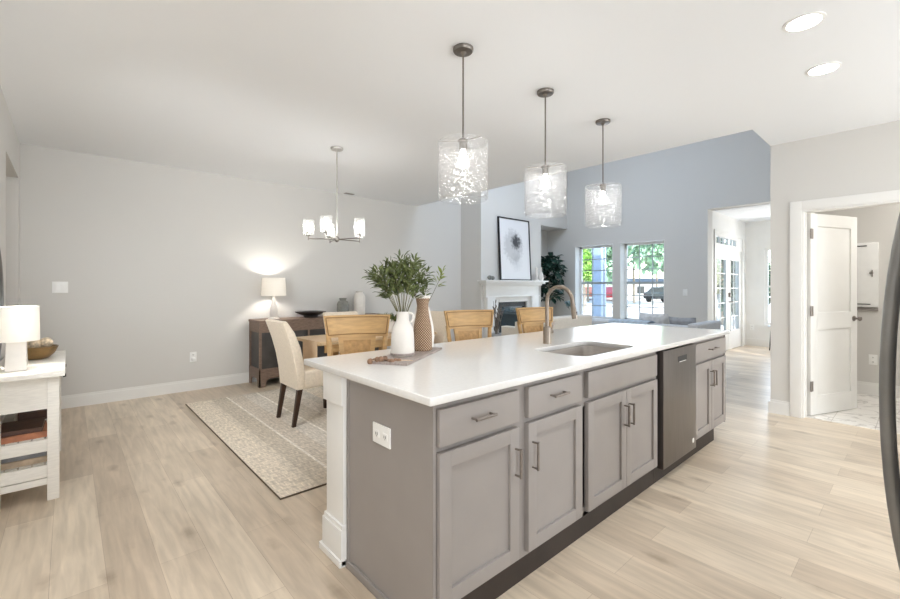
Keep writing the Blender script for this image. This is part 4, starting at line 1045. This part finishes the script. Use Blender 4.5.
# switches and outlets of the back wall
def switchplate(loc, rz, w, h, n, label):
    t = thing('light_switch', label, 'light switch', loc, rz)
    MB().box(-w / 2, w / 2, -.006, 0, -h / 2, h / 2, .002).build('cover_plate', M['white_plastic'], t)
    for k in range(n):
        cx = (k - (n - 1) / 2) * .046
        MB().box(cx - .016, cx + .016, -.010, -.0055, -.033, .033, .002).build('rocker', M['white_plastic'], t)
switchplate((-.06, YB, 1.287), 0, .125, .118, 2, 'white double light switch on the dining wall left of the lamp')
t = outlet((1.165, YB, .416), 0, 'white wall outlet above the baseboard left of the sideboard')
MB().box(-.02, .02, -.055, -.0085, -.045, -.01, .006).build('plug', M['white_plastic'], t)
# ceiling vent
t = thing('air_vent', 'small slotted air vent on the ceiling near the back wall', 'vent', (3.27, 6.0, CZ - .006))
MB().box(-.075, .075, -.04, .04, 0, .006, .002).build('grille', M['pull'], t)

# chandelier
t = thing('chandelier', 'brushed nickel five light chandelier with glass shades over the dining table', 'chandelier', (2.09, 4.096, CZ))
MB().lathe([(.065, 0), (.065, -.012), (.058, -.022), (.012, -.024)], (0, 0, 0), 32).build('canopy', M['silver'], t)
MB().tube([(0, 0, -.02), (0, 0, -.94)], .0065, 10).build('rod', M['silver'], t)
MB().lathe([(0, -.985), (.012, -.98), (.024, -.965), (.024, -.935), (.012, -.925), (.0066, -.92)], (0, 0, 0), 24).build('hub', M['gray_nickel'], t)
va = math.radians(48.1)
for k in range(5):
    th = math.radians(-21 + 72 * k)
    d = -Vector((.4545, .8907, 0)) * math.cos(th) + Vector((.8907, -.4545, 0)) * math.sin(th)
    r = .285; zb = -.952
    am = MB().tube([d * .02 + Vector((0, 0, zb)), d * r + Vector((0, 0, zb))], .0055, 8).tube([d * r + Vector((0, 0, zb - .015)), d * r + Vector((0, 0, zb + .03))], .006, 8).lathe([(.024, zb + .028), (.026, zb + .036), (.012, zb + .04), (.012, zb + .072), (0, zb + .074)], (d.x * r, d.y * r, 0), 20)
    ao = am.build('arm', M['gray_nickel'], t)
    MB().lathe([(.054, zb + .036), (.056, zb + .04), (.056, zb + .20), (.0535, zb + .20), (.0535, zb + .041), (.026, zb + .038)], (d.x * r, d.y * r, 0), 28, False, False).build('glass_shade', M['chand_glass'], ao)
    MB().lathe([(.0, zb + .073), (.012, zb + .078), (.024, zb + .11), (.027, zb + .13), (.02, zb + .15), (0, zb + .158)], (d.x * r, d.y * r, 0), 18).build('bulb', M['bulb2'], ao)

# pendants over the island
def make_pendant(label, loc):
    t = thing('pendant_light', label, 'pendant lamp', loc, 0, 'glass pendants over the island')
    MB().lathe([(.062, 0), (.062, -.014), (.056, -.022), (.020, -.026), (.007, -.04)], (0, 0, 0), 32).build('canopy', M['gray_nickel'], t)
    MB().tube([(0, 0, -.03), (0, 0, -.55)], .0055, 10).build('rod', M['gray_nickel'], t)
    so = MB().lathe([(.006, -.54), (.03, -.555), (.032, -.562), (.024, -.566), (.024, -.615), (0, -.617)], (0, 0, 0), 24).build('socket', M['gray_nickel'], t)
    # three spokes to the glass
    sp = MB()
    for k in range(3):
        a = 2 * PI * k / 3 + .5; sp.tube([(0, 0, -.560), (.147 * math.cos(a), .147 * math.sin(a), -.572)], .002, 6)
    sp.build('shade_holder', M['gray_nickel'], t)
    g = MB().lathe([(.146, -.572), (.149, -.568), (.152, -.572), (.152, -.90), (.149, -.914), (.138, -.921), (.136, -.917), (.146, -.910), (.1485, -.90), (.1485, -.572)], (0, 0, 0), 56, closed=True)
    g.build('glass_shade', M['pend_glass'], t, sharp=60)
    MB().lathe([(0, -.616), (.013, -.622), (.015, -.64), (.030, -.672), (.033, -.692), (.026, -.716), (0, -.728)], (0, 0, 0), 24).build('bulb', M['bulb'], t)
    return t
pd = make_pendant('nearest of the three clear glass pendant lights, largest, over the jug', (1.785, 1.87, CZ))
dup(pd, 'middle clear glass pendant light, hanging just right of the framed print', (2.63, 1.875, CZ))
dup(pd, 'farthest and smallest looking glass pendant, before the bluish upper wall', (3.475, 1.875, CZ))

# recessed can lights, their spots and added fill spots
def can(loc, label):
    t = thing('recessed_light', label, 'ceiling light', loc, 0, 'recessed ceiling lights')
    MB().lathe([(.092, 0), (.092, -.004), (.076, -.006), (.074, -.003)], (0, 0, 0), 36, False, False).build('trim_ring', M['white_plastic'], t)
    MB().lathe([(.0755, -.003), (0, -.003)], (0, 0, 0), 36, True, False).build('lens', M['lens'], t)
    return t
can((2.99, .44, CZ), 'round recessed ceiling light nearest the camera, upper right')
can((3.73, .45, CZ), 'round recessed ceiling light nearer the pantry door wall')
def can_and_fill_spot(x, y, e):
    d = bpy.data.lights.new('can_and_fill_spot', 'SPOT'); d.energy = e; d.spot_size = math.radians(140); d.spot_blend = .8; d.shadow_soft_size = .07; d.color = (.97, .985, 1)
    o = bpy.data.objects.new('can_and_fill_spot', d); COL.objects.link(o); o.location = (x, y, CZ - .02)
for x, y, e in ((2.99, .44, 10), (3.73, .45, 13), (.6, .45, 34), (1.8, .44, 22), (-.5, 3.05, 66), (-1.0, .7, 14), (-1.9, 2.0, 24), (.15, 2.6, 34)): can_and_fill_spot(x, y, e)  # first two serve the visible cans; the rest are added fill without fixtures

# ------------------------------------------------------------------ console by the left wall
CX0, CX1, CY0, CY1 = -.345, -.038, 3.545, 4.60
t = thing('console_table', 'distressed white console table with slatted shelves at the left wall', 'console table', (-.19, 4.05, 0))
MB().box(CX0, -.012, 3.485, 4.64, .755, .782, .006).build('tabletop', M['distress'], t, world=True)
for x in (CX0, CX1 - .055):
    for y in (CY0, CY1 - .055):
        MB().box(x, x + .055, y, y + .055, 0, .755, .004).build('leg', M['distress'], t, world=True)
for y in (CY0 + .012, CY1 - .028):
    MB().box(CX0 + .055, CX1 - .055, y, y + .016, .555, .755).build('end_panel', M['distress'], t, world=True)
ym = (CY0 + CY1) / 2
for y0, y1 in ((CY0 + .06, ym - .005), (ym + .005, CY1 - .06)):
    dd = MB().box(CX1 - .025, CX1 - .004, y0, y1, .57, .745, .003).build('drawer', M['distress'], t, world=True)
    for yy in ((y0 + .09, y1 - .09) if False else ((y0 + y1) / 2,)):
        MB().tube([(CX1 - .004, yy, .705), (CX1 + .012, yy, .705), (CX1 + .016, yy, .705), (CX1 + .03, yy, .705)], [.006, .006, .014, .010], 12).build('knob', M['black'], dd, world=True)
MB().box(CX0 + .01, CX0 + .02, CY0 + .055, CY1 - .055, .555, .755).build('back_rail', M['distress'], t, world=True)
for zt in (.372, .215):
    sh = MB().box(CX0 + .055, CX1 - .055, CY0 + .012, CY0 + .03, zt - .075, zt, .002).box(CX0 + .055, CX1 - .055, CY1 - .03, CY1 - .012, zt - .075, zt, .002)
    for k in range(5):
        xa = CX0 + .008 + (CX1 - CX0 - .016) * k / 5; sh.box(xa + .003, xa + (CX1 - CX0 - .016) / 5 - .003, CY0 + .058, CY1 - .058, zt - .018, zt - .002, .002)
    sh.box(CX1 - .02, CX1 - .006, CY0 + .055, CY1 - .055, zt - .06, zt - .022, .002).box(CX0 + .006, CX0 + .02, CY0 + .055, CY1 - .055, zt - .06, zt - .022, .002)
    sh.build('slatted_shelf', M['distress'], t, world=True)
MB().box(CX0 + .055, CX1 - .055, CY0 + .014, CY0 + .03, .095, .135, .002).build('lower_rail', M['distress'], t, world=True)
def book(loc, rz, w, l, h, m, label, group):
    t = thing('book', label, 'book', loc, rz, group)
    MB().box(-w / 2 + .004, w / 2 - .004, -l / 2 + .004, l / 2, .003, h - .003).build('pages', M['paper'], t)
    MB().box(-w / 2, w / 2, -l / 2, l / 2, 0, .003).box(-w / 2, w / 2, -l / 2, l / 2, h - .003, h).box(-w / 2, -w / 2 + .003, -l / 2, l / 2, .003, h - .003).box(-w / 2, w / 2, -l / 2, -l / 2 + .003, .003, h - .003).build('cover', m, t)
S1, S2 = .370, .213
book((-.205, 3.76, S1), .06, .215, .29, .036, M['book_rust'], 'rust orange book lying on the upper console shelf', 'books on the console')
book((-.213, 3.765, S1 + .0365), -.03, .20, .27, .026, M['book_brown'], 'dark brown book on top of the rust orange book', 'books on the console')
book((-.16, 4.24, S1), .05, .20, .26, .06, M['book_brown'], 'dark book at the back of the upper console shelf', 'books on the console')
book((-.19, 3.80, S2), .02, .25, .34, .035, M['book_tan'], 'tan book lying on the lower console shelf', 'books on the console')
book((-.20, 3.81, S2 + .0355), -.03, .24, .33, .04, M['book_slate'], 'gray book on top of the tan book, lower console shelf', 'books on the console')
CTZ = .782
hb = .049; ht = .044
table_lamp('table_lamp', 'small white table lamp with block base on the white console', (-.235, 3.735, CTZ), [(.05, .18)], M['ceramic'], .106, .102, .180, .392,
           square=([(-hb, -hb, 0), (hb, -hb, 0), (hb, hb, 0), (-hb, hb, 0)], [(-ht, -ht, .183), (ht, -ht, .183), (ht, ht, .183), (-ht, ht, .183)]))
bx, by = -.172, 4.22
t = thing('wooden_bowl', 'oval brown wooden bowl of decorative balls on the white console', 'bowl', (bx, by, CTZ), math.radians(-35))
MB().lathe([(.05, 0), (.075, .008), (.105, .04), (.122, .08), (.125, .09), (.119, .09), (.10, .045), (.06, .018), (0, .016)], (0, 0, 0), 36, sx=1.05, sy=.86).build('bowl', M['brass'], t)
for dx, dy, dz, r, lab in ((-.052, -.02, .100, .040, 'left beige woven ball in the wooden bowl'), (.020, -.038, .112, .046, 'large front beige ball in the wooden bowl'), (.066, .012, .114, .038, 'right beige woven ball in the wooden bowl'), (.0, .045, .100, .036, 'rear beige ball in the wooden bowl')):
    a = math.radians(-41.9) ; q = R0 * dx + FWD * dy
    tag(MB().ball((0, 0, 0), r, 3).build('decorative_ball', M['ball']), lab, 'decorative ball', 'balls in the wooden bowl').location = (bx + q.x, by + q.y, CTZ + dz)
# round mirror over the console
t = thing('round_mirror', 'round mirror in a thin black frame on the left wall over the console', 'mirror', (-.345, 3.98, 1.19))
MB().tube([(0, .395 * math.cos(2 * PI * k / 64), .395 * math.sin(2 * PI * k / 64)) for k in range(64)], .007, 10, closed=True).build('frame', M['darkhandle'], t)
MB().prism([(.39 * math.cos(2 * PI * k / 64), .39 * math.sin(2 * PI * k / 64)) for k in range(64)], YZ, -.012, -.004).build('mirror_glass', M['mirror'], t)

# ------------------------------------------------------------------ living room
# fireplace surround
t = thing('fireplace_mantel', 'white fireplace mantel surround on the chimney wall', 'mantel', (6.62, 5.5, 0))
MX0, MX1 = 5.93, 7.40
MB().box(5.66, 7.60, 5.33, YC, 1.385, 1.412, .004).build('mantel_shelf', M['trim'], t, world=True)
MB().box(5.72, 7.54, 5.37, YC, 1.345, 1.385, .006).build('cornice', M['trim'], t, world=True)
MB().box(5.77, 7.49, 5.42, YC, 1.31, 1.345, .006).build('cornice', M['trim'], t, world=True)
MB().box(5.82, 7.44, 5.475, YC, 1.10, 1.31, .003).build('frieze', M['trim'], t, world=True)
MB().box(5.80, 7.46, 5.462, YC, 1.085, 1.105, .003).build('molding', M['trim'], t, world=True)
for x in (5.84, 7.20):
    p = MB().box(x, x + .22, 5.455, YC, 0, 1.085, .003).build('pilaster', M['trim'], t, world=True)
    MB().box(x - .012, x + .232, 5.445, YC, 0, .16, .004).build('plinth', M['trim'], p, world=True)
MB().box(6.06, FX0 - .0, 5.515, YC, 0, 1.085).box(FX1, 7.20, 5.515, YC, 0, 1.085).box(FX0, FX1, 5.515, YC, FZ1, 1.085).box(FX0, FX1, 5.515, YC, 0, FZ0).build('inner_surround', M['trim'], t, world=True)
t = thing('fireplace_insert', 'black glass fronted fireplace insert inside the white surround', 'fireplace', (6.66, 5.6, FZ0))
MB().box(FX0 + .004, FX1 - .004, 5.56, 5.62, FZ1 - .10, FZ1 - .004).box(FX0 + .004, FX0 + .05, 5.56, 5.62, FZ0 + .004, FZ1 - .10).box(FX1 - .05, FX1 - .004, 5.56, 5.62, FZ0 + .004, FZ1 - .10).box(FX0 + .05, FX1 - .05, 5.56, 5.62, FZ0 + .004, FZ0 + .10).build('insert_frame', M['firebox'], t, world=True)
MB().box(FX0 + .05, FX1 - .05, 5.585, 5.592, FZ0 + .10, FZ1 - .10).build('front_glass', M['fireglass'], t, world=True)
MB().box(FX0 + .004, FX1 - .004, 5.63, 6.05, FZ0 + .004, FZ1 - .004).build('firebox', M['firebox'], t, world=True)
MB().box(FX0 + .03, FX1 - .03, 5.552, 5.56, FZ1 - .045, FZ1 - .03).box(FX0 + .03, FX1 - .03, 5.552, 5.56, FZ1 - .075, FZ1 - .06).build('louver', M['black'], t, world=True)
# leaning framed print
PX0, PX1, PZ0, PZ1 = 6.21, 7.17, 1.412, 2.655
t = thing('framed_print', 'large black framed abstract print leaning on the white mantel', 'picture', ((PX0 + PX1) / 2, 5.47, 1.412))
t.rotation_euler = (math.radians(-3), 0, 0)
w2, hh = (PX1 - PX0) / 2, PZ1 - PZ0
MB().box(-w2, -w2 + .022, -.02, .015, 0, hh).box(w2 - .022, w2, -.02, .015, 0, hh).box(-w2 + .022, w2 - .022, -.02, .015, 0, .022).box(-w2 + .022, w2 - .022, -.02, .015, hh - .022, hh).build('frame', M['black'], t)
MB().box(-w2 + .02, w2 - .02, -.006, .006, .02, hh - .02).build('print', M['art'], t)
# mantel bits
t = thing('stone_cluster', 'small gray stone knot ornament on the mantel left of the print', 'ornament', (5.92, 5.43, 1.412))
MB().ball((-.05, 0, .045), (.05, .045, .045), 2).ball((.045, .01, .04), (.05, .04, .04), 2).build('stones', M['ceramic_gray'], t)
t = thing('white_figurine', 'slim white figurine on the mantel right of the print', 'figurine', (7.30, 5.43, 1.412))
MB().lathe([(.05, 0), (.05, .02), (.02, .05), (.035, .12), (.02, .2), (.03, .26), (0, .30)], (0, 0, 0), 20).build('figure', M['ceramic'], t)
t = thing('white_vase', 'white bottle vase at the right end of the mantel', 'vase', (7.47, 5.44, 1.412))
MB().lathe([(.05, 0), (.065, .05), (.05, .13), (.02, .2), (.018, .26), (.025, .28), (.015, .28), (0, .2)], (0, 0, 0), 20).build('vase_body', M['ceramic'], t)
# alcove tree
t = thing('fig_tree', 'dark leaved potted tree in the corner right of the fireplace', 'potted plant', (8.0, 5.62, 0))
MB().lathe([(.13, 0), (.16, .02), (.19, .30), (.20, .34), (.18, .34), (.17, .29), (0, .29)], (0, 0, 0), 28).build('pot', M['ceramic'], t)
MB().tube([(0, 0, .28), (.03, .02, .9), (0, -.02, 1.5)], [.022, .018, .012], 8).tube([(.03, .02, .9), (-.12, -.1, 1.45)], [.014, .008], 6).tube([(.03, .02, .9), (.16, -.14, 1.4)], [.014, .008], 6).build('trunk', M['bark'], t)
rr = random.Random(9); f = MB()
for k in range(420):
    a = rr.uniform(0, 2 * PI); zz = rr.uniform(.85, 1.98); w = .34 * math.sin(min(1, max(.12, (zz - .75) / 1.25)) * PI * .93) ** .6
    r = w * rr.uniform(.3, 1)
    x, y = r * math.cos(a), r * math.sin(a) * .85
    if y > .34: y = .34
    if x < -.22: continue
    if zz < 1.02: continue
    f.leaf((x, y, zz), (math.cos(a), math.sin(a) * .6, rr.uniform(-.7, .4)), (rr.uniform(-.4, .4), rr.uniform(-.4, .4), 1), rr.uniform(.13, .21), .115)
for k in range(16):
    f.leaf((.25 + rr.uniform(-.12, .12), -.33 + rr.uniform(-.1, .1), rr.uniform(.86, 1.0)), (rr.uniform(-.4, 1), -.6, -.6), (0, 0, 1), .16, .08)
f.build('foliage', M['fig'], t)
# dried twigs by the fireplace
t = thing('twig_pot', 'pale gray pot of dried twigs on the floor left of the fireplace', 'pot', (5.60, 5.02, 0))
MB().lathe([(.09, 0), (.11, .02), (.12, .42), (.125, .47), (.11, .47), (.10, .40), (0, .38)], (0, 0, 0), 24).build('pot', M['graysofa'], t)
for k in range(9):
    rr = random.Random(60 + k)
    d = thing('dried_branch', 'dark dried twig standing in the pale gray pot by the fireplace', 'branch', (5.60 + rr.uniform(-.03, .03), 5.02 + rr.uniform(-.03, .03), .40), 0, 'dried twigs by the fireplace')
    l = rr.uniform(-.10, .11); h_ = rr.uniform(.45, .68)
    m = MB().tube([(0, 0, 0), R0 * l * .3 + FWD * rr.uniform(-.03, .03) + Vector((0, 0, h_ * .5)), R0 * l + Vector((0, 0, h_))], [.008, .007, .003], 6)
    for q in range(8):
        s = rr.uniform(.15, .9); p = R0 * l * s * s + Vector((0, 0, h_ * s)); m.leaf(p, (R0 * rr.uniform(-.5, .5) + Vector((0, 0, 1))), FWD, .08, .016)
    m.build('twig', M['twig'], d)
# loveseat facing the fireplace, back towards the island
t = thing('loveseat', 'pale greige loveseat with its back to the island, facing the fireplace', 'sofa', (5.38, 3.78, 0))
MB().box(4.85, 5.92, 3.36, 3.56, .12, .865, .05, seg=4).build('backrest', M['sofa'], t, world=True)
MB().box(4.86, 5.91, 3.50, 4.22, .12, .33, .02).build('sofa_base', M['sofa'], t, world=True)
for x in (4.83, 5.79): MB().prism([(3.40, .12), (4.24, .12), (4.24, .70), (3.98, .70), (3.98, .78), (3.40, .80)], YZ, x, x + .15, .02, 3).build('armrest', M['sofa'], t, world=True)
MB().box(4.98, 5.79, 3.55, 4.20, .33, .48, .04, seg=3).build('seat_cushion', M['sofa'], t, world=True)
for x in (4.88, 5.85):
    for y in (3.42, 4.16): MB().box(x - .02, x + .02, y - .02, y + .02, 0, .12).build('leg', M['espresso'], t, world=True)
# sofa with its back to the passage
t = thing('sofa', 'light gray sofa below the living room windows with pillows and throw', 'sofa', (6.6, 2.75, 0))
MB().box(6.12, 6.32, 2.02, 3.55, .12, .765, .05, seg=4).build('backrest', M['graysofa'], t, world=True)
MB().box(6.2, 7.0, 2.02, 3.55, .12, .33, .02).build('sofa_base', M['graysofa'], t, world=True)
for y in (1.96, 3.45): MB().box(6.12, 7.02, y, y + .15, .12, .72 if y > 2 else .80, .04, seg=3).build('armrest', M['graysofa'], t, world=True)
for y in (2.11, 2.79): MB().box(6.32, 7.0, y, y + .66, .33, .48, .04, seg=3).build('seat_cushion', M['graysofa'], t, world=True)
for x in (6.2, 6.95):
    for y in (2.1, 3.48): MB().box(x - .02, x + .02, y - .02, y + .02, 0, .12).build('leg', M['espresso'], t, world=True)
def cushion(loc, rx, rz, s, m, label, cat='pillow'):
    o = MB().pillow((0, 0, 0), s, s, .15).build('throw_pillow', m); o.location = loc; o.rotation_euler = (rx, 0, rz)
    return tag(o, label, cat, 'pillows on the gray sofa')
cushion((6.43, 2.66, .70), math.radians(78), math.radians(90), .42, M['pillow'], 'silver gray pillow on the sofa, left of the darker pillow')
cushion((6.44, 2.27, .69), math.radians(76), math.radians(90), .36, M['pillowd'], 'slate gray pillow beside the right arm of the sofa')
bl = MB()
P = [(6.08, .52), (6.085, .74), (6.11, .775), (6.22, .79), (6.33, .775), (6.36, .74), (6.36, .56), (6.345, .56), (6.34, .735), (6.32, .757), (6.22, .772), (6.12, .757), (6.10, .735), (6.10, .52)]
bl.prism([(a, b + .012) for a, b in P], XZ, 2.62, 3.2, .004)
tag(bl.build('throw_blanket', M['bluethrow']), 'dusty blue throw blanket draped over the back of the gray sofa', 'blanket')
switchplate((XW, 3.01, 1.18), PI / 2 * -1, .075, .118, 1, 'small white light switch on the living wall right of the windows')
outlet((SX, 2.51, .40), -PI / 2, 'white outlet low on the sunroom wall beyond the opening')
t = thing('side_table', 'small dark metal side table in the sunroom beyond the opening', 'side table', (10.6, 1.97, 0))
MB().lathe([(.16, .48), (.16, .50)], (0, 0, 0), 28).build('tabletop', M['graysofa'], t)
for k in range(3):
    a = 2 * PI * k / 3; MB().tube([(.14 * math.cos(a), .14 * math.sin(a), 0), (.11 * math.cos(a), .11 * math.sin(a), .49)], .01, 8).build('leg', M['black'], t)

# ------------------------------------------------------------------ pantry
t = thing('wall_panel_box', 'white wall mounted panel box in the pantry behind the open door', 'panel box', (7.12, .52, 1.43))
MB().box(7.085, 7.12, .365, .86, 1.05, 1.815, .004).build('box_body', M['white_plastic'], t, world=True)
MB().box(7.079, 7.086, .55, .80, 1.15, 1.70, .003).build('access_door', M['door'], t, world=True)
MB().box(7.077, 7.0795, .545, .555, 1.14, 1.71).box(7.077, 7.0795, .555, .80, 1.70, 1.71).build('door_gap', M['dark_slot'], t, world=True)
MB().box(7.078, 7.086, .46, .86, 1.772, 1.784).box(7.078, 7.086, .43, .86, 1.078, 1.088).build('slot', M['dark_slot'], t, world=True)
MB().box(7.074, 7.086, .405, .44, 1.447, 1.46, .003).box(7.074, 7.086, .41, .42, 1.41, 1.49, .003).build('latch', M['pull'], t, world=True)
tag(MB().box(7.098, 7.12, .365, .86, 1.005, 1.043, .004).build('panel_ledge', M['grayframe']), 'thin gray ledge under the white panel box in the pantry', 'ledge')
outlet((7.12, .41, .425), -PI / 2, 'white wall outlet in the pantry under the panel box')

# ------------------------------------------------------------------ refrigerator with a bowed handle at the right edge
t = thing('refrigerator', 'stainless refrigerator at the right edge, only its bowed dark handle showing', 'refrigerator', (1.75, -.45, 0))
MB().box(1.30, 2.21, -.90, -.10, .02, 1.80, .01).build('cabinet', M['fridge'], t, world=True)
dd = MB().box(1.305, 2.205, -.095, -.02, .46, 1.795, .012).build('door', M['fridge'], t, world=True)
MB().box(1.305, 2.205, -.095, -.02, .04, .45, .012).build('freezer_drawer', M['fridge'], t, world=True)
hx_ = 1.50
P = []
for k in range(17):
    s = -1 + 2 * k / 16; P.append((hx_, -.010 + .072 * (1 - s * s) ** .75 if abs(s) < 1 else -.02, 1.045 + .56 * s))
MB().tube(P, [.0145] * 17, 14).build('handle', M['darkhandle'], dd, world=True)
